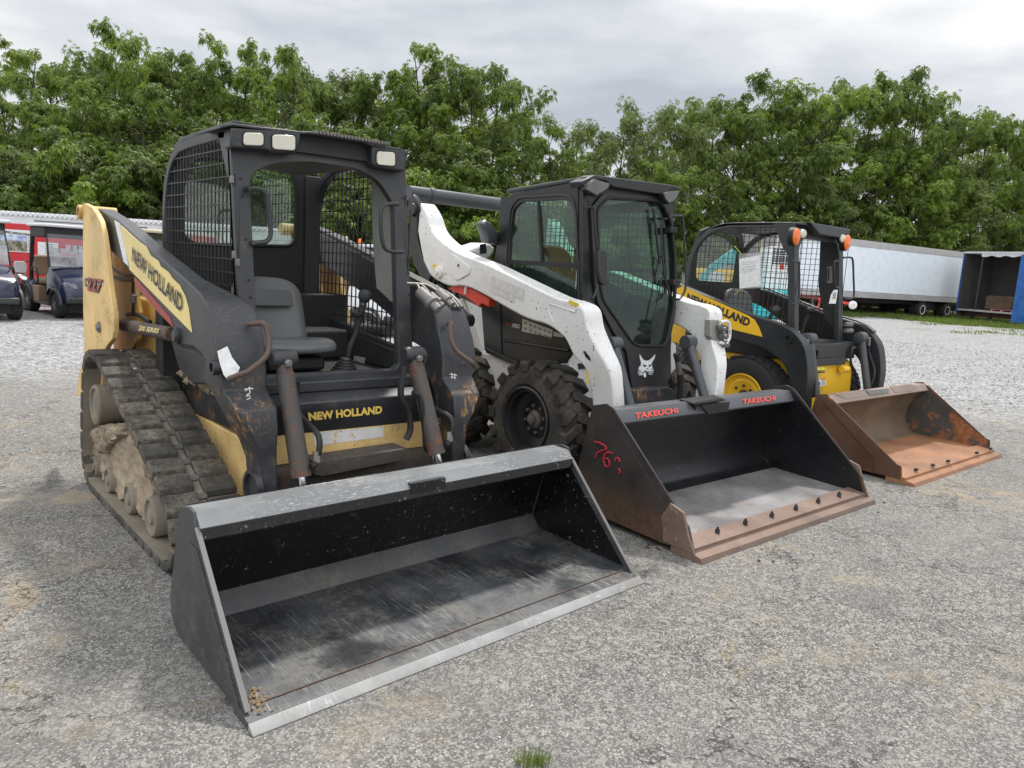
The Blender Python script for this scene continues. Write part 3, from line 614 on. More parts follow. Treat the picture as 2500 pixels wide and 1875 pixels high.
# seat
def cushion(cx,y0,y1,z0,w,mat,par):
    secs=[]
    for t in [i/8 for i in range(9)]:
        y=y0+(y1-y0)*t; ht=.075*(1-(2*t-1)**6*.6); wf=w*(1-.18*max(0,(.3-t)/.3)**2)
        zz=z0+.018*math.cos(t*PI)*1.0+.02*max(0,t-.6)
        secs.append([(cx+wf/2*a,y,zz+ht*b) for a,b in ((-1,.15),(-.96,.8),(-.75,1.0),(-.3,.86),(0,.84),(.3,.86),(.75,1.0),(.96,.8),(1,.15),(.85,-.3),(-.85,-.3))])
    return MB().loft(secs).build('seat_cushion',mat,par,smooth=60).modifiers.new('soft','SUBSURF')
sx_=1.765
cushion(sx_,3.66,4.14,.975,.46,M['seat'],m1)
secs=[]
for t in [i/9 for i in range(10)]:
    z=1.0+.36*t; y=4.1+.10*t+.0*t; wf=.46*(1-.06*t-.42*max(0,(t-.72)/.28)**2.2); dp=.085*(1-.35*t)
    secs.append([(sx_+wf/2*a,y+dp*b,z+ (0 if t<1 else .0)) for a,b in ((-1,.25),(-.93,-.5),(-.72,-.62),(-.4,-.28),(0,-.2),(.4,-.28),(.72,-.62),(.93,-.5),(1,.25),(.7,.9),(-.7,.9))])
MB().loft(secs).build('seat_back',M['seat'],m1,smooth=60).modifiers.new('soft','SUBSURF')
MB().prism(rounded([(sx_-.13,4.09,1.20),(sx_+.13,4.09,1.20),(sx_+.12,4.105,1.29),(sx_-.12,4.105,1.29)],.02),(0,.02,0)).build('seat_panel',paint('seat_inset',(.09,.094,.096),.5,dirt=.2),m1,bevel=.006)
MB().box(1.6,1.93,3.75,4.1,.88,.955).build('seat_base',M['black'],m1,bevel=.02)
# control lever with boot
lv=[TY('C',3.75,p)[0] for p in ((700,690),(720,590),(750,520),(775,430),(790,350))]
MB().tube(smoothpath(lv,3),[.018]*5+[.014]*4+[.018]*4,10).build('control_lever',M['black'],m1)
kn=TY('C',3.75,(796,305))[0]
MB().lathe(kn+V((-.0,0,-.05)),(.1,-.15,1),[(0,.016),(.015,.022),(.03,.018),(.04,.03),(.065,.038),(.085,.036),(.098,.022),(.1,.005)],16).build('lever_knob',M['nhblack'],m1)
MB().lathe(TY('C',3.75,(762,410))[0],(.1,-.1,1),[(0,.02),(.005,.03),(.02,.032),(.03,.02)],14).build('lever_collar',M['black'],m1)
b0=TY('C',3.72,(690,775))[0]; b0.z=.868; prof=[]
for i in range(6): prof+=[(i*.015,.085-.010*i),(i*.015+.008,.075-.010*i)]
bt=MB().lathe(b0,(0.05,0,1),prof,4); bt=MB().lathe(b0,(0.05,0,1),prof,20); bt.build('lever_boot',M['black'],m1)
pl=tpl('C',(2.315,0,0),(1,0,0),[(745,635),(808,648),(795,715),(735,705)])
MB().prism(pl,(.004,0,0)).build('instruction_label',paint('grey_label',(.33,.33,.31),.6,dirt=.3,chips=.8),m1)
# grab handles on the cab posts
def bow(k,y,pts,r,par,mat=None,name='grab_handle'):
    p=TY(k,y,*pts); q=[p[0]+V((0,.06,0))]+smoothpath(p,4)+[p[-1]+V((0,.06,0))]
    return MB().tube(q,r,8).build(name,mat or M['cab'],par)
bow('B',3.62,[(735,570),(790,572),(840,600),(865,660),(885,850),(885,930),(850,980),(760,990)],.0125,m1)
bow('B',3.58,[(1870,690),(1790,690),(1745,720),(1735,800),(1745,950),(1770,1030),(1820,1055),(1900,1060)],.011,m1)
# bolt holes in the posts
for u,v in ((657,493),(668,631),(694,962),(719,1276),(731,1412),(1905,645),(1947,1225),(1958,1388)):
    p=tpl('B',(xl,FY(1.5),1.5),(0,-1,.145),[(u,v)])[0]; MB().cyl(p+V((0,-.002,0)),p+V((0,.01,0)),.0075,n=10).build('bolt_hole',M['black'],m1)

# ---- tracks
xo_,xi_=1.02,1.36
loop=[(4.90,.855),(4.72,.825),(4.35,.685),(4.0,.545),(3.64,.395),(3.50,.305),(3.425,.19),(3.43,.085),(3.50,.03),(3.62,.02),(4.3,.02),(4.9,.02),(5.06,.04),(5.16,.12),(5.19,.28),(5.14,.60),(5.08,.77),(5.0,.835)]
lp=smoothpath([(0,y,z) for y,z in loop]+[(0,loop[0][0],loop[0][1])],10)[:-1]
# resample evenly
per=[0]; 
for i in range(len(lp)): per.append(per[-1]+(lp[(i+1)%len(lp)]-lp[i]).length)
NL=34; tot=per[-1]
def at(s_):
    s_=s_%tot; i=max(j for j in range(len(lp)) if per[j]<=s_); t=(s_-per[i])/(per[i+1]-per[i]); return lp[i].lerp(lp[(i+1)%len(lp)],t)
def trackside(cxm):
    th=.030
    n=NL*6; ring=[]
    for i in range(n):
        p=at(tot*i/n); t=(at(tot*(i+.5)/n)-at(tot*(i-.5)/n)).normalized(); nn=V((0,t.z,-t.y))  # inward/outward
        ring.append((p,t,nn))
    cen=V((0,4.4,.35)); sgn=1 if (ring[0][0]-cen).dot(ring[0][2])>0 else -1
    belt=MB(); o=0; PIN=[]
    for p,t,nn in ring:
        nn=nn*sgn; q=p-nn*th*.9
        belt.v+= [V((xo_+.006,q.y,q.z)),V((xi_,q.y,q.z)),V((xi_,p.y-nn.y*.012,p.z-nn.z*.012)),V((xo_+.006,p.y-nn.y*.012,p.z-nn.z*.012))]
    for i in range(n):
        a=i*4; b=((i+1)%n)*4
        for j in range(4): belt.f.append((a+j,a+(j+1)%4,b+(j+1)%4,b+j))
    lugs=MB(); pins=MB(); rd=random.Random(5)
    for i in range(NL):
        for side_ in (0,1):
            s0=tot*(i+(.0 if side_==0 else .35))/NL; ls=[]
            x0,x1=(xo_,xo_+.155) if side_==0 else (xo_+.195,xi_+.005)
            for k in range(4):
                f=[0,.10,.80,.92][k]; hgt=[-.004,.020,.020,-.004][k]+rd.uniform(-.002,.002)
                p=at(s0+tot/NL*f); t=(at(s0+tot/NL*f+.01)-at(s0+tot/NL*f-.01)).normalized(); nn=V((0,t.z,-t.y))*sgn
                q=p+nn*hgt; sk=.012 if side_==0 else -.012
                ls.append([V((x0,q.y,q.z)),V((x1,q.y,q.z)),V((x1,(p-nn*.025).y,(p-nn*.025).z)),V((x0,(p-nn*.025).y,(p-nn*.025).z))])
            lugs.loft(ls)
        p=at(tot*(i+.2)/NL); t=(at(tot*(i+.2)/NL+.01)-at(tot*(i+.2)/NL-.01)).normalized(); nn=V((0,t.z,-t.y))*sgn; p=p-nn*.012
        q_=MB().tube([V((xo_+.15,p.y,p.z)),V((xo_+.2,p.y,p.z))],.02,8); PIN.append(q_.mirror(c1) if cxm else q_)
    for mb in (belt,lugs):
        if cxm: 
            q=mb.mirror(c1); mb.v=q.v; mb.f=q.f
    b_=belt.build('rubber_track',M['rubberdust'],m1)
    lugs.build('track_lugs',M['rubber'],b_,bevel=.005)
    for q_ in PIN: q_.build('track_pin',M['steel'],b_)
trackside(False); trackside(True)
# undercarriage: roller frame caked in mud, rollers, drive hub
uf=TX('D',1.10,(122,640),(150,600),(250,600),(395,610),(470,800),(545,985),(548,1100),(500,1195),(455,1150),(430,1040),(375,1025),(320,1050),(255,920),(205,910),(165,810),(135,790))
def mudplate(pts,name,mat,par,cx,thick=.12,amp=.018):
    ys=[p.y for p in pts]; zs=[p.z for p in pts]; m=MB()
    bm=bmesh.new(); vs_=[bm.verts.new(p) for p in pts]; f=bm.faces.new(vs_)
    r=bmesh.ops.extrude_face_region(bm,geom=[f]); 
    for v in [g for g in r['geom'] if isinstance(g,bmesh.types.BMVert)]: v.co.x+=thick
    bmesh.ops.triangulate(bm,faces=bm.faces)
    for _ in range(5):
        es=[e for e in bm.edges if e.calc_length()>.022]
        if not es: break
        bmesh.ops.subdivide_edges(bm,edges=es,cuts=1); bmesh.ops.triangulate(bm,faces=[f for f in bm.faces if len(f.verts)>3])
    for v in bm.verts:
        n_=noise.noise(v.co*14)+.5*noise.noise(v.co*40); v.co.x-=abs(n_)*amp*1.6; v.co.z+=noise.noise(v.co*33+V((9,0,0)))*amp*.6; v.co.y+=noise.noise(v.co*28+V((0,9,0)))*amp*.4
    m.v=[v.co.copy() for v in bm.verts]; bm.verts.index_update(); m.f=[tuple(v.index for v in f.verts) for f in bm.faces]; bm.free()
    a=m.build(name,mat,par,smooth=80); b=m.mirror(cx).build(name,mat,par,smooth=80); return a,b
mudplate(uf,'roller_frame',M['mud'],m1,c1)
mudplate(TX('D',1.07,(140,620),(135,585),(180,550),(300,548),(330,610),(240,680),(215,740),(190,720)),'mud_lump',M['mud'],m1,c1,.2,.03)
hub=TX('D',1.05,(143,412))[0]
mm(MB().lathe(V((1.31,hub.y,hub.z)),(-1,0,0),[(0,.11),(.10,.118),(.255,.122),(.265,.115),(.265,.10),(.25,.098)],30),'drive_hub',M['rubberdust'],m1,c1)
mm(MB().lathe(V((1.07,hub.y,hub.z)),(-1,0,0),[(0,.098),(.006,.098),(.008,.06),(.012,.055)],30),'hub_cover',M['steel'],m1,c1)
for u,v,r in ((245,940,.075),(385,1075,.085),(535,1180,.105),(150,880,.07)):
    p=TX('D',1.08,(u,v))[0]
    mm(MB().lathe(V((1.27,p.y,r+.045)),(-1,0,0),[(0,r),(.19,r),(.205,r*.93),(.207,r*.82),(.195,r*.78),(.195,r*.4),(.21,r*.35),(.212,.005)],26),'track_roller',M['rubberdust'],m1,c1)

# ---- bucket
def bucket(par,xL,xR,prof_in,side_pts,mats,yawk=0,side_t=.014):
    pass
bk=thing
x0,x1=.89,2.86; ky=.045
shell=[(2.20,.030),(2.90,.045),(2.965,.11),(2.86,.48),(2.80,.548),(2.69,.55),(2.645,.508),(2.64,.468),(2.655,.462),(2.78,.468),(2.835,.45),(2.925,.115),(2.885,.062)]
# floor, band, back, lip as separate strips with thickness
def strip(a,b,t,x0=x0,x1=x1):   # plate from profile point a to b, thickness t to the outside
    a=V((0,*a)); b=V((0,*b)); d=(b-a).normalized(); n_=V((0,d.z,-d.y))*t
    return MB().prism([V((x0,a.y,a.z)),V((x0,b.y,b.z)),V((x0,b.y+n_.y,b.z+n_.z)),V((x0,a.y+n_.y,a.z+n_.z))],(x1-x0,0,0))
bko=yaw(strip((2.22,.034),(2.87,.040),.014),ky,x0).build('bucket',M['buckfloor'],m1)
bandm=paint('bucket_band_steel',(.06,.062,.065),.4,metal=.2,dirt=.7,dirtcol=(.17,.15,.12),scr=.6,scrcol=(.16,.16,.15),var=.2)
yaw(strip((2.87,.040),(2.935,.12),.014),ky,x0).build('floor_band',bandm,bko)
yaw(strip((2.935,.12),(2.83,.50),.012),ky,x0).build('back_plate',M['buckin'],bko)
yaw(MB().prism([(x0,2.80,.552),(x0,2.69,.553),(x0,2.645,.512),(x0,2.80,.50)],(x1-x0,0,0)),ky,x0).build('top_lip',M['liptop'],bko)
yaw(MB().prism([(x0,2.6449,.5115),(x0,2.6375,.468),(x0,2.645,.462),(x0,2.82,.47),(x0,2.82,.552),(x0,2.80,.552),(x0,2.80,.5)],(x1-x0,0,0)),ky,x0).build('lip_tube',M['buckin'],bko,bevel=.003)
yaw(MB().prism([(x0-.02,2.152,.004),(x0-.02,2.150,.0285),(x0-.02,2.222,.036),(x0-.02,2.28,.034),(x0-.02,2.28,.004)],(x1-x0+.04,0,0)),ky,x0).build('edge_plate',M['buckfloor'],bko)
yaw(MB().prism([(x0-.02,2.112,.003),(x0-.02,2.116,.008),(x0-.02,2.1515,.0285),(x0-.02,2.1515,.003)],(x1-x0+.04,0,0)),ky,x0).build('cutting_edge',M['buckedge'],bko)
seam=MB().tube([V((x0+.02+i*(x1-x0-.04)/60,2.224+random.uniform(-.0015,.0015),.0385)) for i in range(61)],.0035,6); yaw(seam,ky,x0).build('weld_seam',M['rustpipe'],bko)
sp=[(2.195,.04),(2.66,.50),(2.69,.562),(2.74,.568),(2.84,.54),(2.91,.30),(2.957,.15),(2.94,.07),(2.88,.022),(2.30,.012)]
for xx in (x0-.012,x1):
    yaw(MB().prism([(xx,y,z) for y,z in sp],(.012,0,0)),ky,x0).build('side_plate',M['buckout'],bko,bevel=.0015)
    xi2=x0+.0005 if xx<1 else x1-.0025
    yaw(MB().prism([(xi2,y,z) for y,z in ((2.24,.05),(2.66,.46),(2.79,.46),(2.835,.44),(2.92,.12),(2.86,.06))],(.002,0,0)),ky,x0).build('side_lining',M['buckin'],bko)
    yaw(MB().bar((xx+.006,2.19,.042),(xx+.006,2.662,.512),.018,.006,up=(0,-.7,.7)),ky,x0).build('side_edge',M['steel'],bko)
    yaw(MB().prism([(xx-(.006 if xx<1 else -.012),y,z) for y,z in ((2.23,.03),(2.64,.44),(2.72,.44),(2.42,.03))],(.006,0,0)),ky,x0).build('side_wear_plate',M['buckout'],bko,bevel=.001)
# serrated step in the middle of the lip
sg=TY('E',2.73,(1085,240),(1250,205))
ss=MB()
for i in range(7):
    t0=i/7; t1=(i+.75)/7; xA=sg[0].x+(sg[1].x-sg[0].x)*t0; xB=sg[0].x+(sg[1].x-sg[0].x)*t1
    ss.prism([(xA,2.672,.53),(xB,2.672,.53),(xB-.004,2.688,.552),(xA+.004,2.688,.552)],(0,.006,-.012))
ss.box(sg[0].x,sg[1].x,2.632,2.672,.47,.536)
yaw(ss,ky,(sg[0].x+sg[1].x)/2-1.2).build('lip_step',M['buckin'],bko)
d1=mudheap([(x0+.03,2.19,.036),(x0+.06,2.32,.036)],.006,60,'dirt',bko,paint('tan_dirt',(.30,.215,.12),.95),3,.35); tag(d1,kind='stuff')

# ================================================================ shared builders for the wheeled machines
def pcyl(cy,cz,th,r,x): return V((x,cy+r*math.sin(th),cz+r*math.cos(th)))
def lug_wheel(par,cx_out,sgn,cy,cz,Rr,W,rimr,mt,mrim,name='wheel',nl=15,rimdepth=.12,bolts=8,seed=0):
    """Solid skid-steer wheel; sgn=+1: outer face at cx_out and the tyre extends towards +X."""
    X=lambda d: cx_out+sgn*d
    rb=Rr*.925
    hubo=MB().lathe((X(0),cy,cz),(sgn,0,0),[(.05,rimr*.9),(.02,rimr*1.02),(.0,rimr*1.12),(.0,rimr*1.22),(.012,rb*.93),(.04,rb*.985),(W*.5,rb),(W-.04,rb*.985),(W-.012,rb*.93),(W,rimr*1.1)],48)
    hubo.f=hubo.f[:-2]; t=hubo.build(name,mt,par)
    # sidewall dimple holes
    lg=MB(); rd=random.Random(seed)
    for i in range(nl):
        for s_ in (0,1):
            th0=2*PI*(i+(.5 if s_ else 0))/nl; w=2*PI/nl*.56; secs=[]
            for f,sk,ra,wd in ((-.012,0,Rr*.955,1.0),(.03,.02,Rr,1.05),(.16,.20,Rr,.95),(.36,.52,Rr*.995,.9),(.56,.70,Rr*.985,.7)):
                d=f*W if s_==0 else (1-f)*W
                a0=th0+sk*2*PI/nl*.9; a1=a0+w*wd
                j=rd.uniform(-.003,.003)
                secs.append([pcyl(cy,cz,a0,ra+j,X(d)),pcyl(cy,cz,a1,ra+j,X(d)),pcyl(cy,cz,a1,rb*.93,X(d if abs(f)>.02 else d)),pcyl(cy,cz,a0,rb*.93,X(d))])
            # shoulder wedge down the sidewall
            d0=.002 if s_==0 else W-.002
            a0=th0; a1=a0+w
            secs=[[pcyl(cy,cz,a0,rb*.97,X(d0)),pcyl(cy,cz,a1,rb*.97,X(d0)),pcyl(cy,cz,a1,rb*.88,X(d0)),pcyl(cy,cz,a0,rb*.88,X(d0))]]+secs
            lg.loft(secs)
    lg.build('tyre_lugs',mt,t,bevel=.006)
    rim=MB().lathe_open((X(.0),cy,cz),(sgn,0,0),[(.004,rimr*1.04),(-.004,rimr*1.0),(.0,rimr*.95),(.03,rimr*.92),(.035,rimr*.87),(rimdepth*.8,rimr*.84),(rimdepth,rimr*.6),(rimdepth*.95,rimr*.5),(rimdepth*.95,rimr*.02)],40)
    # open lathe cap is fine: it is the hub plate
    rm=rim.build('rim',mrim,t)
    MB().lathe((X(rimdepth*.95),cy,cz),(-sgn,0,0),[(0,rimr*.30),(.02,rimr*.28),(.035,rimr*.17),(.055,rimr*.15),(.062,rimr*.08)],24).build('hub',M['bolt'],t)
    for i in range(bolts):
        a=2*PI*i/bolts+.2; p=pcyl(cy,cz,a,rimr*.42,X(rimdepth*.95))
        MB().cyl(p,p+V((-sgn*.02,0,0)),.013,n=6).build('lug_nut',M['steel'],t)
    return t
def bucket_b(par,xL,xR,mats,prof,lip,edge,side,sidet=.014,name='bucket'):
    """prof: inner shell from the floor front to under the lip; lip: closed section; edge: closed section of the bolt-on edge."""
    mi,mf,mo,ml,me=mats[:5]; ms=mats[5] if len(mats)>5 else mi
    floor=prof[:2]; back=prof[1:]
    def sheet(pts,t):
        m=MB(); P=[V((0,*p)) for p in pts]; ns=[]
        for i,p in enumerate(P):
            d=(P[min(i+1,len(P)-1)]-P[max(i-1,0)]).normalized(); ns.append(V((0,d.z,-d.y)))
        secs=[[V((xL,p.y,p.z)),V((xR,p.y,p.z)),V((xR,p.y+n.y*t,p.z+n.z*t)),V((xL,p.y+n.y*t,p.z+n.z*t))] for p,n in zip(P,ns)]
        return m.loft(secs)
    b=sheet(floor,.014).build(name,mf,par)
    pb=[ (p.y,p.z) for p in smoothpath([(0,*q) for q in back],4)]
    sheet(pb,.012).build('back_plate',mi,b,smooth=50)
    MB().prism([(xL,y,z) for y,z in lip],(xR-xL,0,0)).build('top_lip',ml,b,bevel=.004)
    MB().prism([(xL-.02,y,z) for y,z in edge],(xR-xL+.04,0,0)).build('cutting_edge',me,b,bevel=.002)
    for xx in (xL-sidet,xR):
        MB().prism([(xx,y,z) for y,z in side],(sidet,0,0)).build('side_plate',mo,b,bevel=.002)
        cy_=sum(q[0] for q in side)/len(side); cz_=sum(q[1] for q in side)/len(side)
        MB().prism([(xL+.0008 if xx<xL else xR-.0028,cy_+(y-cy_)*.95,cz_+(z-cz_)*.93) for y,z in side],(.002,0,0)).build('side_lining',ms,b)
    return b

# ================================================================ MACHINE 2: white skid steer
M['white']=paint('chipped_white_paint',(.74,.74,.73),.38,dirt=.38,dirtcol=(.36,.33,.28),chips=.85,chipcol=(.12,.10,.08),var=.05,bmp=.05,scr=.15,scrcol=(.32,.3,.27))
M['bobblack']=paint('satin_black_panel',(.016,.016,.018),.36,dirt=.25,dirtcol=(.10,.095,.085),var=.15,bmp=.04)
M['cab2']=paint('charcoal_cab_plastic',(.013,.014,.016),.38,dirt=.3,dirtcol=(.10,.095,.09),var=.12,bmp=.04)
M['redpart']=paint('bright_red_paint',(.62,.045,.02),.4,dirt=.15,var=.08)
M['glass2']=glass('tinted_cab_glass',(.66,.82,.76),.05,.008,(.5,.56,.53))
M['greycyl']=paint('grey_cylinder_paint',(.058,.065,.073),.4,dirt=.3,var=.12)
M['lens2']=paint('dark_ribbed_lens',(.10,.10,.10),.15,dirt=.2,var=.3,spec=.8)
M['warn']=plain('warning_yellow',(.75,.55,.02),.5)
c2=4.4
m2=thing('skid_steer_loader','white wheeled skid steer with enclosed glass cab and black bucket bearing red digits',"skid steer",(c2,4.3,0))
xa=3.60
tr2=[('G',140,226,'G',122,440,.15),('G',188,315,'G',160,640,.16),('G',238,455,'G',200,760,.17),('G',400,590,'G',345,850,.17),('G',640,690,'G',520,870,.17),('G',900,815,'G',900,1080,.17),('G',1150,935,'G',1090,1145,.17),
 ('H',560,905,'H',490,1140,.17),('H',640,955,'H',528,1190,.17),('H',668,1080,'H',575,1285,.17),('H',735,1225,'H',650,1370,.16),('H',818,1370,'H',683,1480,.13),('H',848,1500,'H',697,1560,.11),('H',858,1660,'H',706,1660,.11)]
secs=[]; XQ=[3.60]*8+[3.61,3.63,3.67,3.72,3.75,3.77]
for k1,u1,v1,k2,u2,v2,wd in tr2:
    xq_=XQ[tr2.index((k1,u1,v1,k2,u2,v2,wd))]; t=TX(k1,xq_,(u1,v1))[0]; q=TX(k2,xq_,(u2,v2))[0]
    secs.append([(xq_,t.y,t.z),(xq_+wd,t.y,t.z),(xq_+wd,q.y,q.z),(xq_,q.y,q.z)])
ssm=[]
for a in range(4): ssm.append(smoothpath([s[a] for s in secs],4))
arm2=MB().loft([[ssm[a][i] for a in range(4)] for i in range(len(ssm[0]))])
la2,ra2=mm(arm2,'lift_arm',M['white'],m2,c2,bevel=.012)
# pressed pads and embossed outlines on the arm
MB().prism(rounded(TX('G',xa-.001,(372,620),(395,618),(520,715),(515,765),(425,815),(385,790)),.03),(-.008,0,0)).build('arm_pad',M['white'],la2,bevel=.004)
MB().cyl(TX('G',xa-.009,(430,700))[0],TX('G',xa-.011,(430,700))[0],.012,n=12).build('bolt_hole',M['black'],la2)
for q in ([(1105,1000),(1120,990),(1300,1050),(1320,1020)],[(1100,1010),(1100,1040),(1140,1130)]):
    MB().tube(TX('G',xa-.001,*q),.004,6).build('embossed_rib',M['white'],la2)
for q,mt in (([(235,700),(240,685),(275,700),(268,752),(240,735)],'warn'),([(1248,975),(1265,960),(1335,990),(1330,1000),(1300,1008)],'warn')):
    MB().prism(TX('G',xa-.003,*q),(-.001,0,0)).build('warning_sticker',M[mt],la2)
MB().prism(TX('H',xa-.003,(657,1400),(668,1390),(680,1470),(665,1480)),(-.001,0,0)).build('warning_sticker',M['warn'],la2)
gh=plain('faded_lettering_shadow',(.64,.63,.62),.5)
for q in ([(670,775),(925,880),(915,965),(665,840)],[(680,850),(850,935),(845,980),(675,900)]):
    MB().prism(TX('G',xa-.0025,*q),(-.0005,0,0)).build('ghost_decal',gh,la2)
pp=TX('G',xa,(290,750))[0]
MB().lathe(pp,(-1,0,0),[(0,.05),(.025,.05),(.03,.035),(.03,.022),(.045,.02)],20).build('pivot_pin',M['white'],la2)
pp=TX('H',xa+.0,(668,1283))[0]
o_=TX('H',xa-.002,(640,1250),(655,1250),(685,1290),(697,1320),(680,1315),(655,1290))
MB().prism(o_,(-.001,0,0)).build('oval_opening',M['black'],la2)
MB().prism(TX('G',xa+.03,(352,868),(440,825),(560,890),(662,950),(652,1012),(600,985),(578,1012),(480,935),(365,885)),(.06,0,0)).build('arm_stop',M['redpart'],m2,bevel=.006)
MB().bar(*TX('G',xa+.02,(492,835),(478,915)),.02,.01).build('stop_latch',M['white'],m2)
# rear links and cross tube
mm(MB().prism(TX('G',3.59,(50,190),(85,165),(135,250),(140,290),(120,320),(112,500),(150,640),(215,780),(205,835),(165,830),(95,700),(60,560)),(.05,0,0)),'rear_link',M['bobblack'],m2,c2,bevel=.01)
p0,p1=TX('G',3.62,(50,155))[0],TX('G',3.75,(130,185))[0]
MB().tube([p0,V((2*c2-p0.x,p0.y,p0.z))],.062,20).build('cross_tube',M['greycyl'],m2)
MB().tube([V((3.83,p0.y,p0.z)),V((3.87,p0.y,p0.z))],.07,20).build('tube_collar',M['greycyl'],m2)
mm(MB().lathe(TX('G',3.56,(70,280))[0],(1,0,0),[(0,.03),(.0,.055),(.06,.06)],16),'link_eye',M['bobblack'],m2,c2)
MB().bar(*TX('G',3.66,(330,960),(490,1110)),.05,.10).build('lower_link',M['bobblack'],m2,bevel=.01)
q=TX('G',3.62,(485,1112))[0]; MB().lathe(q,(-1,0,0),[(-.05,.05),(.01,.05),(.012,.03),(.03,.028)],18).build('link_eye',M['bobblack'],m2)
MB().cyl(*TX('G',3.68,(310,850),(330,930)),.045,n=12).build('hose_bundle',M['hose'],m2)
# body
MB().prism([(3.87,5.5,.30),(3.87,5.4,1.15),(3.87,5.1,1.22),(3.87,4.8,.80),(3.87,4.1,.74),(3.87,3.88,.94),(3.87,3.80,.94),(3.87,3.76,.30)],(1.06,0,0)).build('chassis',M['white'],m2,bevel=.02)
bp=TX('G',3.855,(425,860),(560,900),(1100,1120),(1232,1240),(1292,1322),(1235,1432),(880,1425),(750,1388),(622,1340),(598,1020),(430,935))
MB().prism(bp,(.03,0,0)).build('side_panel',M['bobblack'],m2,bevel=.006)
MB().prism(bp,(.03,0,0)).mirror(c2).build('side_panel',M['bobblack'],m2,bevel=.006)
for q in ([(775,1262),(1252,1340)],[(760,1375),(870,1430)]):
    MB().tube(TX('G',3.852,*q),.012,8).build('panel_ridge',M['bobblack'],m2)
for q in ([(742,990),(755,1375)],):
    MB().bar(*TX('G',3.854,*q),.012,.008).build('panel_gap',M['black'],m2)
MB().bar(*TX('G',3.845,(640,1335),(880,1440)),.03,.04).build('panel_trim',M['bobblack'],m2,bevel=.005)
dk=TX('G',3.852,(908,1100),(1135,1185),(1128,1240),(905,1195))
lb=MB().prism(dk,(-.001,0,0)).build('instruction_label',plain('label_ivory',(.62,.61,.56),.5),m2)
gl=[]
for i in range(6):
    for j in range(2):
        u0=915+i*36; vb=1112+i*14+j*44-i*1.2*j
        a=TX('G',3.8505,(u0+6,vb+8),(u0+28,vb+16),(u0+26,vb+32),(u0+8,vb+26)); gl.append(a)
pcm=paint('pictogram_ink',(.25,.24,.22),.6,dirt=0,rust=.5,rustcol=(.4,.03,.02),rscale=30,chips=.5,chipcol=(.6,.6,.55))
for a in gl: MB().quad(*a).build('pictogram',pcm,lb,recalc=False)
dk=TX('G',3.852,(1143,1195),(1205,1215),(1215,1240),(1140,1230)); MB().prism(dk,(-.001,0,0)).build('instruction_label',plain('label_ivory2',(.55,.54,.48),.5),m2)
text_obj('SPEED',TX('G',3.851,(828,1165),(890,1175),(892,1145),(832,1132)),M['decalwhite'],m2,bold=.03,shear=.3)
text_obj('TWO',TX('G',3.851,(785,1158),(826,1164),(829,1136),(788,1128)),plain('dark_red_lettering',(.28,.04,.03),.5),m2,bold=.03,shear=.3)
# wheels
for cy in (3.95,5.02):
    for cxo,sg in ((3.60,1),(2*c2-3.60,-1)):
        lug_wheel(m2,cxo,sg,cy,.42,.425,.30,.235,M['tyre'],M['bobblack'],seed=int(cy*3),nl=17)
# ---- cab of machine 2
def FY2(z): return 3.81-(2.0-z)*.095
sx0,sx1=3.89,4.91
so=[(sx0,FY2(2.12)+.05,2.12),(sx0,4.58,2.055),(sx0,4.64,2.03),(sx0,4.69,1.92),(sx0,4.74,1.6),(sx0,4.76,1.3),(sx0,4.76,.98),(sx0,FY2(.98)+.05,.98)]
sh=rounded(TX('H',sx0,(122,612),(132,430),(152,260),(205,207),(515,193),(560,215),(580,300),(595,640),(607,905),(380,830),(140,690)),.04,4)
for s_ in (0,1):
    q=MB().prism(so,(.035,0,0),[sh]); (q if s_==0 else q.mirror(c2)).build('cab_side_frame',M['cab2'],m2)
    rim_=MB().tube([V((sx0-.002,p.y,p.z)) for p in rounded(TX('H',sx0,(108,625),(118,430),(138,250),(190,180),(520,160),(575,195),(592,300),(606,640),(615,925),(380,850),(125,700)),.05,5)],.008,6,closed=True)
    (rim_ if s_==0 else rim_.mirror(c2)).build('window_ridge',M['cab2'],m2)
    g_=MB().prism([V((sx0+.012,p.y,p.z)) for p in sh],(.004,0,0)); (g_ if s_==0 else g_.mirror(c2)).build('side_window',M['glass2'],m2)
    bars=MB().bar(*TX('H',sx0+.006,(120,628),(597,655)),.014,.035); bars.bar(*TX('H',sx0+.006,(327,208),(352,630)),.014,.022)
    (bars if s_==0 else bars.mirror(c2)).build('window_bar',M['black'],m2)
    ms_=MB(); y0,y1=min(p.y for p in sh)+.02,max(p.y for p in sh)-.02; z0,z1=min(p.z for p in sh),max(p.z for p in sh)
    y=y0
    while y<y1: ms_.box(sx0+.05,sx0+.056,y-.003,y+.003,1.0,z1); y+=.052
    z=1.02
    while z<z1: ms_.box(sx0+.05,sx0+.056,y0,y1,z-.003,z+.003); z+=.052
    (ms_ if s_==0 else ms_.mirror(c2)).build('window_mesh',M['wire'],m2)
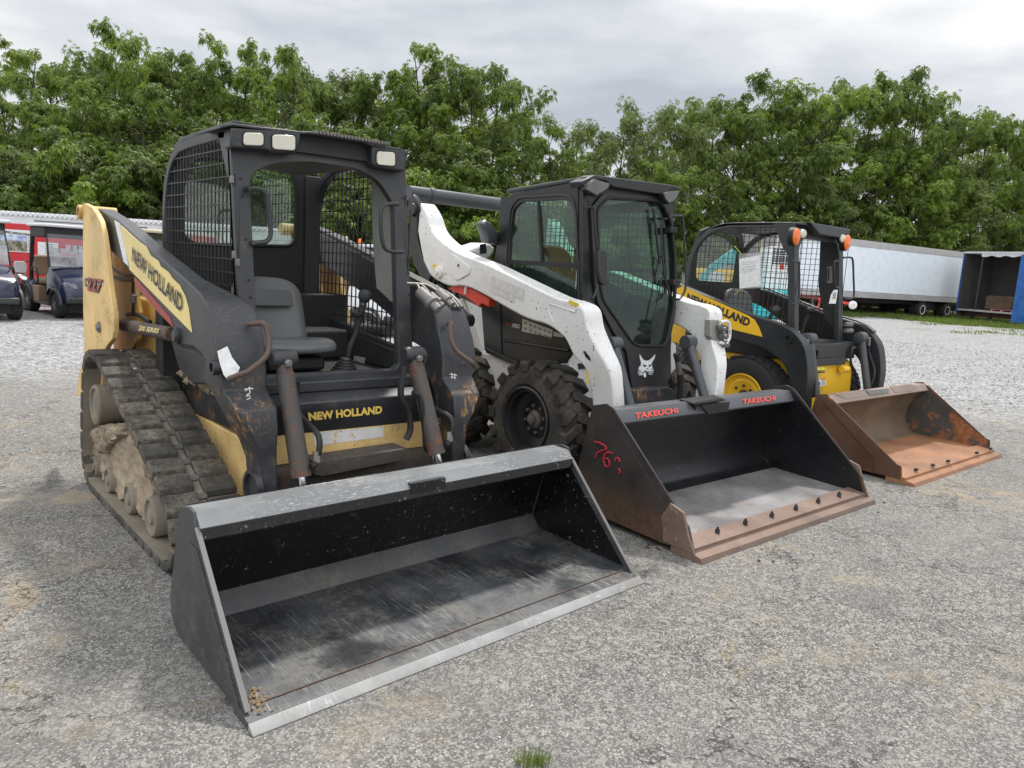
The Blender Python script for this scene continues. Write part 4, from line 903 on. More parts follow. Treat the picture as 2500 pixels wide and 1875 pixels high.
# front: wide frame with a hexagonal glass door
n2=V((0,1,-.095)); P2=(0,3.81,2.0)
def t2(k,*pts,off=0): return tpl(k,(0,3.81+off,2.0),n2,pts)
def f2(x,z,o=0): return V((x,FY2(z)+o,z))
hx=t2('H',(802,178),(1150,200),(1195,248),(1238,350),(1262,560),(1270,760),(1255,960),(1213,1170),(1188,1212),(1010,1212),(965,1185),(765,895),(745,800),(722,262))
hxr=rounded(hx,.04,4)
fo=[f2(sx0,.98),f2(sx0,2.06),f2(sx0+.05,2.12),f2(sx1-.05,2.12),f2(sx1,2.06),f2(sx1,.98),f2(4.83,.62),f2(4.17,.62),f2(4.07,.98)]
MB().prism(fo,(0,.04,0),[hxr]).build('cab_front_frame',M['cab2'],m2)
door=rounded(t2('H',(780,150),(1165,172),(1215,235),(1262,345),(1290,560),(1298,760),(1283,1000),(1252,1150),(1252,1495),(982,1515),(945,1250),(860,1130),(740,905),(722,800),(694,255),off=-.02),.03,4)
MB().prism(door,(0,.018,0),[[V((p.x,FY2(p.z)-.02,p.z)) for p in hxr]]).build('door',M['bobblack'],m2)
MB().tube([p+V((0,-.022,0)) for p in hxr],.011,8,closed=True).build('door_seal',M['black'],m2)
MB().prism([p+V((0,.0,0)) for p in hxr],(0,.005,0)).build('windscreen',M['glass2'],m2)
# roof with overhanging visor
rp=[V((3.885,FY2(2.1)-.02,2.125)),V((3.885,4.62,2.065)),V((4.0,4.78,2.08)),V((4.8,4.78,2.08)),V((4.915,4.62,2.065)),V((4.915,FY2(2.1)-.02,2.125))]
MB().prism(rp,(0,0,.03)).build('roof',M['cab'],m2,bevel=.01)
vv=t2('H',(622,68),(722,20),(740,22),(1265,90),(1335,110),(1312,127),(1262,118),(1225,150),(1190,158),(850,105),(800,62),(745,55),(640,110),off=-.06)
MB().prism(vv,(0,.12,0)).build('roof_visor',M['cab2'],m2,bevel=.008)
for nm,pts in (('work_light',[(652,120),(668,82),(722,45),(835,78),(822,110),(800,130),(735,168),(700,150)]),('work_light',[(1198,145),(1235,132),(1320,128),(1305,170),(1280,205),(1240,222),(1212,190)])):
    hs=MB().prism(t2('H',*[(u*1.0,v+4) for u,v in pts],off=-.09),(0,.05,0)).build(nm,M['black'],m2,bevel=.005)
    cu=sum(p[0] for p in pts)/len(pts); cv=sum(p[1] for p in pts)/len(pts)
    MB().prism(t2('H',*[(cu+(u-cu)*.88,cv+(v-cv)*.86) for u,v in pts],off=-.094),(0,.006,0)).build('lens',M['lens2'],hs,bevel=.002)
MB().tube(t2('H',(690,165),(705,180),(720,180)),.012,8).build('light_bracket',M['black'],m2) if False else None
# mirror, bars, wiper, hinges
MB().prism(rounded(t2('H',(752,545),(795,540),(808,570),(812,770),(795,792),(765,782),(750,700),off=-.10),.02),(0,.035,0)).build('mirror',M['bobblack'],m2,bevel=.008)
MB().tube(smoothpath(t2('H',(642,248),(700,245),(715,262),(725,420),(750,640),(748,760),(715,870),(700,885),off=-.06),3),.009,8).build('door_bar',M['cab2'],m2)
MB().tube(smoothpath(t2('H',(1238,318),(1262,308),(1318,308),(1335,330),(1348,560),(1358,790),(1320,880),(1292,888),off=-.10),3),.0095,8).build('grab_bar',M['cab2'],m2)
MB().tube(smoothpath(t2('H',(1225,325),(1190,340),(1186,420),(1195,600),(1215,760),(1260,880),off=-.05),3),.008,8).build('grab_bar',M['cab2'],m2)
for (u,v) in ((1250,405),(1270,770)):
    p=t2('H',(u,v),off=-.05)[0]; MB().box(p.x-.035,p.x+.05,p.y-.03,p.y+.03,p.z-.022,p.z+.022).build('door_hinge',M['black'],m2,bevel=.006)
MB().bar(*t2('H',(1130,255),(1175,640),off=-.03),.018,.012).build('wiper_blade',M['black'],m2)
MB().tube(t2('H',(1178,590),(1215,620),(1120,1080),off=-.035),.006,6).build('wiper_arm',M['black'],m2)
p=t2('H',(1100,1082),off=.02)[0]; MB().box(p.x-.05,p.x+.06,p.y,p.y+.04,p.z-.02,p.z+.02).build('wiper_motor',M['nhblack'],m2,bevel=.008)
# interior
MB().box(4.0,4.8,4.72,4.76,.98,1.5).build('rear_wall',M['cabin'],m2)
MB().box(3.95,4.85,3.78,4.75,.80,.84).build('cab_floor',M['cabin'],m2)
MB().prism(rounded([(4.18,4.5,1.1),(4.62,4.5,1.1),(4.60,4.58,1.62),(4.52,4.6,1.70),(4.28,4.6,1.70),(4.20,4.58,1.62)],.06),(0,.08,0)).build('seat_back',M['black'],m2,bevel=.03)
MB().prism(rounded([(4.17,4.05,1.05),(4.63,4.05,1.05),(4.63,4.52,1.08),(4.17,4.52,1.08)],.06),(0,0,.1)).build('seat_cushion',M['black'],m2,bevel=.03)
MB().box(4.2,4.6,4.1,4.5,.84,1.05).build('seat_base',M['black'],m2)
for xq in (4.1,4.68):
    MB().tube([(xq,4.15,1.0),(xq,4.12,1.15),(xq+.01,4.08,1.27)],[.05,.03,.02],10).build('joystick',M['black'],m2)
    MB().lathe((xq+.01,4.08,1.27),(.1,-.2,1),[(0,.02),(.03,.03),(.07,.032),(.1,.015)],12).build('joystick_grip',M['black'],m2)
MB().prism(rounded(TX('H',4.83,(0,0)) and [(4.0,4.74,1.55),(4.8,4.74,1.55),(4.76,4.70,2.02),(4.04,4.70,2.02)],.05),(0,.006,0)).build('rear_window',M['glass2'],m2)
MB().box(3.93,4.0,4.68,4.76,1.5,2.04).build('rear_pillar',M['cab2'],m2); MB().box(4.8,4.87,4.68,4.76,1.5,2.04).build('rear_pillar',M['cab2'],m2)
rmesh=MB()
for i in range(16): rmesh.box(4.0+i*.052,4.005+i*.052,4.67,4.676,1.5,2.03)
for i in range(11): rmesh.box(4.0,4.8,4.67,4.676,1.52+i*.048,1.525+i*.048)
rmesh.build('window_mesh',M['wire'],m2)
# cat head emblem
em=M['decalwhite']
def flat(k,pts,name,mat,par,off): return MB().prism(t2(k,*pts,off=off),(0,.0008,0)).build(name,mat,par)
head=[(1034,1272),(1052,1300),(1064,1312),(1082,1318),(1100,1314),(1118,1300),(1145,1272),(1138,1302),(1124,1324),(1118,1336),(1122,1352),(1124,1366),(1112,1386),(1100,1388),(1090,1400),(1086,1384),(1078,1392),(1070,1384),(1060,1400),(1046,1392),(1040,1378),(1026,1374),(1034,1356),(1042,1352),(1044,1330),(1037,1306)]
emb=flat('H',head,'emblem',em,m2,-.0235)
flat('H',[(1062,1404),(1072,1398),(1080,1408),(1078,1430),(1070,1436),(1062,1424)],'emblem_chin',em,emb,-.0235)
for q in ([(1060,1342),(1080,1350),(1084,1358),(1068,1362),(1060,1352)],[(1118,1340),(1098,1350),(1096,1358),(1110,1358),(1118,1350)],[(1082,1372),(1096,1370),(1090,1380)]):
    flat('H',q,'emblem_eye',M['ink'],emb,-.0245)
for q in ([(1050,1392),(1024,1380)],[(1052,1400),(1022,1394)],[(1056,1406),(1024,1408)],[(1060,1412),(1032,1418)],[(1102,1388),(1130,1374)],[(1102,1394),(1132,1386)],[(1100,1400),(1130,1400)],[(1096,1408),(1122,1414)]):
    a,b=t2('H',*q,off=-.0235); MB().bar(a,b,.002,.006,up=(0,0,1)).build('emblem_whisker',em,emb)
# lower front: steps, cylinders
MB().prism(t2('H',(990,1520),(1240,1498),(1300,1540),(1300,1640),(1000,1640),off=-.10),(0,.3,0)).build('step',M['nhrust'],m2,bevel=.01)
sr=MB()
for i in range(14):
    p=t2('H',(1050+i*13,1550-i*1.3),off=-.105)[0]; sr.prism([(p.x,p.y,p.z),(p.x+.008,p.y,p.z),(p.x+.004,p.y,p.z+.014)],(0,.1,0))
sr.build('step_teeth',M['nhrust'],m2)
for s_ in (0,1):
    a=TX('H',3.97,(852,1200))[0]; b=TX('H',3.97,(972,1650))[0]
    q=MB().tube([a,b],.036,18); (q if s_==0 else q.mirror(c2)).build('tilt_cylinder',M['greycyl'],m2)
    q=MB().lathe(a+V((-.05,0,.0)),(1,0,0),[(0,.05),(.10,.05)],18); (q if s_==0 else q.mirror(c2)).build('cylinder_eye',M['greycyl'],m2)
MB().prism(t2('H',(1255,1180),(1290,1200),(1300,1420),(1300,1560),(1250,1560),off=.02),(0,.1,0)).build('front_bracket',M['white'],m2,bevel=.01)
MB().tube(smoothpath(TY('H',3.5,(1285,1270),(1300,1330),(1312,1420),(1318,1500),(1310,1590)),3),.02,10).build('hydraulic_hose',M['hose'],m2)
MB().tube(TY('H',3.49,(1300,1330),(1312,1410)),.022,10).build('hose_fitting',M['steel'],m2)
# coupler block on the right arm
cb=TY('H',3.38,(1532,1030),(1590,1030),(1622,1150),(1570,1208),(1528,1150))
MB().prism(cb,(0,.06,0)).build('coupler_block',M['lightgrey'],ra2,bevel=.008)
for u,v in ((1580,1078),(1590,1130),(1600,1185)):
    p=TY('H',3.38,(u,v))[0]; MB().lathe(p,(-.1,-1,-.25),[(0,.02),(.02,.032),(.05,.03),(.05,.02),(.08,.02),(.082,.01)],14).build('hydraulic_coupler',M['steel'],ra2)
MB().tube(smoothpath(TY('H',3.34,(1600,1050),(1640,1042),(1662,1070),(1660,1160),(1630,1195),(1600,1190)),3),.013,8).build('coupler_guard',M['white'],ra2)
MB().prism(TY('G',4.9,(565,560),(660,530),(705,570),(690,610),(650,650),(500,590)),(0,.25,0)).build('rear_housing',M['white'],m2,bevel=.02)
MB().prism(TY('G',4.89,(588,545),(635,535),(640,608),(592,615)),(0,.004,0)).build('serial_plate',M['ink'],m2)
MB().loft([[tuple(V(q)+V((0,d,0))) for q in TY('G',4.7,*[(670+ (u-670)*s_,455+(v-455)*s_) for u,v in ((612,385),(640,357),(680,385),(722,440),(735,500),(722,545),(655,530),(645,470))])] for d,s_ in ((0,.8),(.02,1),(.08,1),(.11,.75))]).build('exhaust_cowl',M['greycyl'],m2,smooth=60)
# bucket 2
M['b2edge']=paint('brown_worn_edge',(.21,.145,.115),.5,metal=.35,dirt=.5,dirtcol=(.2,.14,.09),rust=.25,rustcol=(.25,.12,.05),scr=.5,scrcol=(.45,.4,.37),scrstretch=(10,1,1),var=.2)
M['b2floor']=paint('polished_bucket_floor',(.26,.255,.26),.36,metal=.25,dirt=.75,dirtcol=(.13,.10,.08),scr=.4,scrcol=(.3,.29,.28),scrstretch=(8,.8,1),var=.25)
M['b2in']=paint('gloss_black_bucket',(.008,.008,.010),.28,dirt=.2,dirtcol=(.1,.08,.06),scr=.3,scrcol=(.07,.07,.07),var=.2,chips=.35,chipcol=(.12,.11,.1),bmp=.05)
M['b2out']=paint('bucket_side_rust_base',(.026,.023,.022),.5,dirt=.8,dirtcol=(.05,.04,.035),rust=.12,rustcol=(.10,.05,.022),rscale=3,var=.3,stain=(.04,.34,(.11,.062,.036),-.0))
M['b2lip']=paint('bucket_lip_charcoal',(.06,.064,.072),.38,dirt=.3,var=.15,scr=.2,scrcol=(.2,.2,.2))
b2=bucket_b(m2,3.36,5.40,(M['b2in'],M['b2floor'],M['b2out'],M['b2lip'],M['b2edge']),
  [(2.34,.052),(2.985,.075),(3.06,.11),(3.105,.19),(3.11,.32),(3.06,.46),(2.98,.60)],
  [(3.05,.69),(2.935,.70),(2.925,.695),(2.88,.625),(2.895,.612),(3.04,.60)],
  [(2.19,.0),(2.20,.028),(2.262,.040),(2.262,.060),(2.39,.075),(2.40,.045),(2.40,.0)],
  [(2.25,.04),(2.30,.17),(2.90,.715),(2.96,.735),(3.07,.705),(3.15,.30),(3.12,.15),(3.0,.05),(2.46,.03)])
for xx in (3.336,5.41):
    MB().prism([(xx,y,z) for y,z in ((2.24,.035),(2.285,.12),(2.335,.245),(2.43,.275),(2.485,.18),(2.47,.14),(2.455,.045))],(.016,0,0)).build('side_cutter',M['b2edge'],b2,bevel=.004)
    for y_,z_ in ((2.42,.225),(2.455,.16),(2.36,.085)):
        MB().cyl((xx-.004,y_,z_),(xx+.02,y_,z_),.016,n=14).build('bolt',M['b2edge'],b2)
    MB().prism([(xx+(.008 if xx<4 else -.0),y,z) for y,z in ((2.47,.05),(2.47,.25),(2.86,.62),(2.93,.60))],(.012,0,0)).build('side_wear_plate',M['b2out'],b2,bevel=.001)
for i,(u,v) in enumerate(((997,1120),(1190,1062),(1373,1010),(1540,960),(1695,912),(1840,870))):
    p=tpl('J',(0,0,.078),(0,0,1),[(u,v+6)])[0]
    MB().cyl(p+V((0,0,-.01)),p+V((0,0,.012)),.014,n=6).build('bolt',M['nhrust'],b2); MB().cyl(p+V((0,0,.012)),p+V((0,0,.026)),.008,n=10).build('bolt',M['nhrust'],b2)
rt=plain('red_lettering',(.72,.08,.06),.5)
lipn=V((0,-.84,.54)); LP=(0,2.90,.66)
def tl(k,*pts): return tpl(k,LP,V((0,1,-.64)),pts)
text_obj('TAKEUCHI',tl('J',(425,350),(724,308),(718,270),(425,308)),rt,b2,bold=.035,lift=.004)
text_obj('TAKEUCHI',tl('J',(1172,250),(1400,221),(1394,186),(1168,214)),rt,b2,bold=.035,lift=.004)
# serrated step on the lip
tp=tl('J',(820,235),(850,222),(1040,200),(1056,222),(1045,285),(1010,290),(905,308))
stp=MB().prism([p+V((0,-.035,.0)) for p in TY('J',2.90,(860,250),(1052,222),(1040,290),(905,308))],(0,.012,0))
a0,a1=TY('J',2.88,(858,250),(1052,222)); 
stp.prism([a0+V((-.02,0,0)),a1,a1+V((-.01,.09,.02)),a0+V((-.08,.09,.02))],(0,0,.008))
for i in range(15):
    p=a0.lerp(a1,i/15); q=a0.lerp(a1,(i+.6)/15)
    for dy in (0,.085): stp.prism([p+V((-.02,dy,.006)),q+V((-.02,dy,.006)),(p+q)/2+V((-.02,dy,.022))],(0,.004,0))
stp.prism([a0+V((-.02,0,0)),a0+V((-.08,.09,.02)),a0+V((.02,.02,-.07))],(.006,0,0))
stp.build('lip_step',M['b2in'],b2)
# red crayon digits on the bucket side
def stroke(pts,k='Q',x=3.335): return MB().tube(smoothpath(TX(k,x,*pts),5),.0055,6)
for q in ([(110,145),(185,165),(245,205),(258,240),(190,265),(145,290),(125,345)],[(338,295),(280,280),(235,320),(228,370),(265,355),(300,400),(290,460),(250,450),(225,380)],[(372,385),(385,350),(420,360),(432,400)],[(418,485),(435,520),(415,550)]):
    stroke(q).build('painted_digits',plain('red_crayon',(.45,.02,.035),.6),b2)

# ================================================================ MACHINE 3: yellow and black skid steer
M['yel3']=paint('bright_yellow_paint',(.78,.46,.018),.38,dirt=.2,dirtcol=(.2,.13,.05),var=.06,chips=.25,chipcol=(.1,.08,.05),bmp=.04)
M['blk3']=paint('satin_black_arm',(.016,.018,.020),.38,dirt=.25,dirtcol=(.10,.095,.09),var=.12,bmp=.04)
M['amber']=paint('amber_lens',(.85,.16,.01),.18,dirt=.05,var=.1,spec=.8)
M['paper']=plain('white_paper',(.78,.79,.79),.6)
M['plasticbag']=glass('clear_sleeve',(.9,.9,.9),.08,.12,(.7,.7,.7))
c3=7.18
m3=thing('skid_steer_loader','yellow and black wheeled skid steer with wire caged cab and rusty brown bucket','skid steer',(c3,4.3,0))
xa3=6.38
tr3=[('K',-120,520,'K',-160,700,.10),('K',90,612,'K',60,760,.10),('K',320,708,'K',280,930,.10),('K',620,838,'K',500,1052,.10),('K',800,900,'K',740,1132,.10),('K',945,950,'K',850,1190,.10),('K',1040,1015,'K',930,1262,.11),('K',1110,1110,'K',975,1350,.13),('K',1140,1220,'K',1005,1450,.13),('K',1150,1390,'K',1012,1540,.13),('K',1128,1560,'K',1010,1620,.13),('K',1118,1680,'K',1000,1690,.13)]
secs=[]
for k1,u1,v1,k2,u2,v2,wd in tr3:
    t=TX(k1,xa3,(u1,v1))[0]; q=TX(k2,xa3,(u2,v2))[0]
    secs.append([(xa3,t.y,t.z),(xa3+wd,t.y,t.z),(xa3+wd,q.y,q.z),(xa3,q.y,q.z)])
ssm=[smoothpath([s[a] for s in secs],4) for a in range(4)]
la3,ra3=mm(MB().loft([[ssm[a][i] for a in range(4)] for i in range(len(ssm[0]))]),'lift_arm',M['blk3'],m3,c3,bevel=.008)
dl3=MB().prism(TX('K',xa3-.003,(20,650),(90,618),(125,632),(640,862),(700,900),(735,960),(768,1046),(520,985),(300,870)),(-.001,0,0)).build('decal',M['yel3'],la3)
text_obj('NEW HOLLAND',TX('K',xa3-.005,(128,735),(645,962),(672,895),(133,672)),M['ink'],la3,bold=.05,lift=.001)
p=TX('K',xa3,(988,1058))[0]
MB().lathe(p+V((.02,0,0)),(-1,0,0),[(0,.042),(.04,.042),(.04,.025),(.015,.025)],20).build('pivot_ring',M['blk3'],la3)
for k,dx in enumerate((.02,.05,.08)):
    MB().tube([V((2*c3-xa3-dx,ssm[0][i].y,ssm[0][i].z+.02+.004*k)) for i in range(4,28,3)],.011,8).build('hydraulic_pipe',M['steel'] if k!=1 else M['bolt'],ra3)
for (u,v) in ((1500,942),(1500,995)):
    p=TY('K',3.45,(u,v))[0]; MB().lathe(p+V((-.05,.02,0)),(1,-.15,0),[(0,.02),(.03,.024),(.1,.026),(.1,.018),(.12,.016)],14).build('hydraulic_coupler',M['steel'],ra3)
# chassis
MB().prism([(6.72,5.5,.3),(6.72,5.5,1.2),(6.72,4.8,1.2),(6.72,4.4,.86),(6.72,3.7,.80),(6.72,3.5,.76),(6.72,3.48,.30)],(.92,0,0)).build('chassis',M['yel3'],m3,bevel=.015)
MB().box(6.70,7.66,3.50,4.9,.80,.96).build('cab_base',M['blk3'],m3,bevel=.01)
MB().prism(TY('K',3.46,(1200,1290),(1210,1240),(1460,1220),(1470,1280)),(0,.05,0)).build('front_cover',M['blk3'],m3,bevel=.005)
MB().box(6.60,6.72,3.55,4.7,.66,.80).build('side_skirt',M['yel3'],m3,bevel=.01)
MB().box(6.56,6.71,3.5,4.8,.80,.95).build('side_step',M['blk3'],m3,bevel=.01)
p=TY('K',3.44,(1450,1320))[0]
MB().cyl(p+V((-.04,0,0)),p+V((.08,0,0)),.035,n=14).build('chassis_pin_boss',M['yel3'],m3,bevel=.004)
MB().prism(TY('K',3.455,(1225,1330),(1295,1325),(1295,1300),(1225,1305)),(0,-.002,0)).build('maker_sticker',plain('sticker_yellow',(.75,.72,.08),.5),m3)
text_obj('NEW HOLLAND',TY('K',3.45,(1230,1338),(1290,1333),(1290,1322),(1230,1327)),M['ink'],m3,bold=.03)
MB().prism(TY('K',3.455,(1226,1352),(1290,1347),(1290,1336),(1226,1341)),(0,-.002,0)).build('maker_sticker',M['ink'],m3)
dk=MB().prism(TY('K',3.455,(1232,1465),(1300,1455),(1298,1398),(1230,1405)),(0,-.002,0)).build('warning_label',M['paper'],m3)
MB().prism(TY('K',3.45,(1262,1408),(1298,1404),(1298,1396),(1262,1399)),(0,-.001,0)).build('label_bar',M['redpart'],dk)
sk=MB()
for i in range(4): sk.prism(TY('K',3.45,(1265,1418+i*10),(1294,1414+i*10),(1294,1417+i*10),(1265,1421+i*10)),(0,-.0005,0))
sk.prism(TY('K',3.45,(1240,1425),(1250,1423),(1254,1452),(1238,1455)),(0,-.0005,0)); sk.build('label_print',M['ink'],dk)
# wheels with yellow rims
def road_wheel(par,cxo,sgn,cy,cz,Rr,W,rimr):
    X=lambda d: cxo+sgn*d
    t=MB().lathe((X(0),cy,cz),(sgn,0,0),[(.02,rimr),(.0,rimr*1.08),(-.006,rimr*1.25),(.0,Rr*.88),(.02,Rr*.955),(.05,Rr*.985),(W*.5,Rr*.99),(W-.05,Rr*.985),(W-.02,Rr*.955),(W,Rr*.85),(W,rimr)],48); t.f=t.f[:-2]; t=t.build('wheel',M['tyreclean'],par)
    tr=MB(); n=26
    for i in range(n):
        for s_,(fa,fb) in enumerate(((.03,.30),(.36,.64),(.70,.97))):
            th=2*PI*(i+.5*(s_%2))/n; w=2*PI/n*.8; sk=.12
            tr.loft([[pcyl(cy,cz,th+a_,Rr*(1.012 if 0<f<1 else .99),X(f*W)),pcyl(cy,cz,th+a_+w,Rr*1.012,X(f*W)),pcyl(cy,cz,th+a_+w,Rr*.95,X(f*W)),pcyl(cy,cz,th+a_,Rr*.95,X(f*W))] for f,a_ in ((fa,0),((fa+fb)/2,sk*.5),(fb,sk))])
    tr.build('tyre_tread',M['tyreclean'],t,bevel=.003)
    MB().lathe_open((X(0),cy,cz),(sgn,0,0),[(.005,rimr*1.06),(-.008,rimr*1.03),(-.002,rimr*.98),(.02,rimr*.95),(.03,rimr*.84),(.022,rimr*.72),(.035,rimr*.62),(.04,rimr*.36),(.05,rimr*.30),(.07,rimr*.28)],40).build('rim',M['yel3'],t)
    MB().lathe((X(.045),cy,cz),(-sgn,0,0),[(0,rimr*.28),(.012,rimr*.26),(.02,rimr*.12)],20).build('hub',M['nhblack'],t)
    for i in range(8):
        p=pcyl(cy,cz,2*PI*i/8,rimr*.5,X(.035)); MB().cyl(p,p+V((-sgn*.012,0,0)),.014,n=6).build('lug_nut',M['nhblack'],t)
for cy in (3.94,4.98):
    for cxo,sg in ((6.36,1),(2*c3-6.36,-1)): road_wheel(m3,cxo,sg,cy,.41,.40,.28,.215)
# cab cage
y0f=lambda z: 3.66+(z-1.1)*.125
def f3(x,z,o=0): return V((x,y0f(z)+o,z))
X0,X1=6.70,7.66
MB().prism([f3(X0,.84),f3(X0,2.05),f3(X1,2.05),f3(X1,.84)],(0,.05,0),[rounded([f3(X0+.075,.90),f3(X0+.075,1.84),f3(X0+.16,1.94),f3(X1-.16,1.94),f3(X1-.085,1.84),f3(X1-.085,.90)],.05)]).build('cab_front_frame',M['cab'],m3,bevel=.005)
side=[(3.80,2.055),(4.45,2.055),(4.65,2.02),(4.78,1.95),(4.88,1.83),(4.94,1.64),(4.95,1.40),(4.95,1.10)]
for s_ in (0,1):
    path=smoothpath([(X0,y,z) for y,z in side],4); sec=[]
    for i,p in enumerate(path):
        t=(path[min(i+1,len(path)-1)]-path[max(i-1,0)]).normalized(); n_=V((0,-t.z,t.y)); o_=p+n_*.022; i_=p-n_*.03
        sec.append([(X0,o_.y,o_.z),(X0+.05,o_.y,o_.z),(X0+.05,i_.y,i_.z),(X0,i_.y,i_.z)])
    q=MB().loft(sec); (q if s_==0 else q.mirror(c3)).build('cab_side_hoop',M['cab'],m3,bevel=.006)
    q=MB().prism([(X0-.002,y0f(.9)+.0,.9),(X0-.002,y0f(2.07),2.065),(X0-.002,y0f(2.07)+.22,2.065),(X0-.002,y0f(1.83)+.12,1.83),(X0-.002,y0f(1.8)+.07,1.78),(X0-.002,y0f(.9)+.07,.9)],(.04,0,0)); (q if s_==0 else q.mirror(c3)).build('cab_post',M['cab'],m3,bevel=.004)
    wm=MB(); xw=X0+.015; rw=.0023
    y=3.70
    while y<4.93:
        z1=2.03 if y<4.55 else 2.03-((y-4.55)/.38)**2.3*.40
        wm.box(xw-rw,xw+rw,y-rw,y+rw,.98,z1); y+=.0555
    z=1.0
    while z<2.02:
        yy=4.94 if z<1.7 else 4.94-((z-1.7)/.33)**2*.36
        wm.box(xw-rw-.003,xw+rw-.003,y0f(z)+.05,yy,z-rw,z+rw); z+=.0555
    (wm if s_==0 else wm.mirror(c3)).build('side_mesh',M['wire'],m3)
MB().prism([(X1-.03,3.80,2.0),(X1-.03,4.0,1.98),(X1-.03,3.96,1.5),(X1-.03,3.86,1.2),(X1-.03,3.72,1.05),(X1-.03,3.66,.9),(X1-.03,3.68,1.3)],(.006,0,0)).build('post_lining',M['cab'],m3)
MB().prism([(X0,3.72,2.075),(X0,4.55,2.07),(X0,4.7,2.03),(X0,4.7,2.01),(X0,4.5,2.045),(X0,3.72,2.055)],(X1-X0,0,0)).build('roof',M['cab'],m3,bevel=.004)
MB().prism([f3(X0+.28,1.985,-.10),f3(X0+.1,2.085,-.10),f3(X1-.05,2.085,-.10),f3(X1-.1,1.985,-.10)],(0,.12,0)).build('roof_beam',M['cab'],m3,bevel=.01)
wh3=rounded([(6.80,4.90,1.48),(6.78,4.90,1.75),(6.84,4.88,1.95),(6.95,4.86,2.0),(7.42,4.86,2.0),(7.52,4.88,1.92),(7.55,4.90,1.75),(7.53,4.90,1.48)],.08,5)
MB().prism([(X0+.01,4.90,.98),(X0+.01,4.90,1.8),(X0+.08,4.88,2.0),(X0+.2,4.86,2.05),(X1-.2,4.86,2.05),(X1-.08,4.88,2.0),(X1-.01,4.90,1.8),(X1-.01,4.90,.98)],(0,.03,0),[wh3]).build('cab_rear_wall',M['cabin'],m3)
MB().prism([V((p.x,4.92,p.z)) for p in wh3],(0,.004,0)).build('rear_window',glass('clear_rear_glass',(.75,.8,.78),.08,.05),m3)
MB().box(6.95,7.42,4.1,4.55,.95,1.08).build('seat_cushion',M['seat'],m3,bevel=.04)
MB().prism(rounded([(6.95,4.5,1.02),(7.42,4.5,1.02),(7.40,4.58,1.36),(7.30,4.6,1.42),(7.06,4.6,1.42),(6.97,4.58,1.36)],.08),(0,.09,0)).build('seat_back',M['seat'],m3,bevel=.03)
for u,v in ((870,820),(1180,825)):
    p=TY('K',4.0,(u,v))[0]
    MB().tube(smoothpath([p+V((.02,0,.0)),p+V((-.03,.02,-.06)),p+V((-.08,.03,-.2)),p+V((-.1,.04,-.34))],3),.02,10).build('control_lever',M['black'],m3)
    MB().lathe(p+V((-.06,.01,.0)),(1,-.1,.1),[(0,.02),(.02,.034),(.1,.036),(.13,.02)],12).build('lever_knob',M['nhblack'],m3)
# amber markers and work lights
for (u,v,w_) in ((1064,200,1),(1492,250,-1)):
    pm=TY('K',3.64,(u,v))[0]; 
    MB().lathe(pm+V((.0,.07,0)),(.15,-1,0),[(0,.084),(.05,.084)],24).build('lamp_housing',M['black'],m3)
    MB().lathe(pm+V((-.0,.03,0)),(.15,-1,0),[(0,.078),(.02,.076),(.032,.062),(.038,.035),(.04,.005)],24).build('amber_marker',M['amber'],m3)
for u,v in ((1130,175),(1465,215)):
    pm=TY('K',3.64,(u,v))[0]
    MB().lathe(pm+V((.01,.06,0)),(-.25,-1,0),[(0,.045),(.03,.045)],20).build('lamp_housing',M['black'],m3)
    MB().lathe(pm+V((.002,.03,0)),(-.25,-1,0),[(0,.041),(.012,.038),(.02,.02),(.021,.003)],20).build('headlight',M['lamp'],m3)
MB().tube(smoothpath(TY('K',3.60,(1015,405),(1060,410),(1075,440),(1075,720),(1050,760),(1010,765)),3),.010,8).build('grab_handle',M['cab'],m3)
MB().tube(smoothpath(TY('K',3.60,(1425,405),(1385,405),(1370,430),(1372,580),(1385,625),(1410,628)),3),.009,8).build('grab_handle',M['cab'],m3)
MB().tube(smoothpath(TY('K',3.56,(1448,378),(1505,375),(1528,400),(1535,560),(1538,690),(1515,720),(1455,718)),3),.010,8).build('grab_handle',M['cab'],m3)
# hanging notice sheet and tags
sl=TX('K',X0-.02,(562,345),(755,328),(765,630),(567,645))
bag=MB().prism([p+V((.006,0,0)) for p in sl],(.002,0,0)).build('plastic_sleeve',M['plasticbag'],m3)
ps=MB().prism(TX('K',X0-.018,(570,388),(745,355),(752,618),(573,638)),(.002,0,0)).build('notice_sheet',M['paper'],bag)
for i,s_ in enumerate(('Please read notice A 9','before you start','Inspect the machine','Contact the office','for viewing times')):
    text_obj(s_,TX('K',X0-.022,(590,425+i*21),(590+[125,100,130,120,95][i],420+i*21-10),(590+[125,100,130,120,95][i],408+i*21-10),(590,413+i*21)),plain('grey_print',(.25,.25,.27),.6),bag,bold=.0,lift=.001)
for q in ([(590,350),(530,278)],[(752,330),(758,235)],[(580,645),(530,690)]):
    MB().tube(TX('K',X0-.024,*q),.003,6).build('zip_tie',plain('lime_tie',(.6,.65,.05),.5),bag)
MB().prism(TX('K',X1-.04,(1312,452),(1355,450),(1357,590),(1312,592)),(.003,0,0)).build('instruction_label',M['lightgrey'],m3)
MB().prism(TX('K',X1-.045,(1318,470),(1328,470),(1328,575),(1318,575)),(.001,0,0)).build('label_print',M['ink'],m3)
tg=MB().prism(TY('K',3.60,(1368,650),(1402,648),(1385,765),(1327,765),(1345,690)),(0,.002,0)).build('price_tag',M['paper'],m3)
text_obj('58',TY('K',3.597,(1355,725),(1380,722),(1385,670),(1362,672)),M['ink'],tg,bold=0)
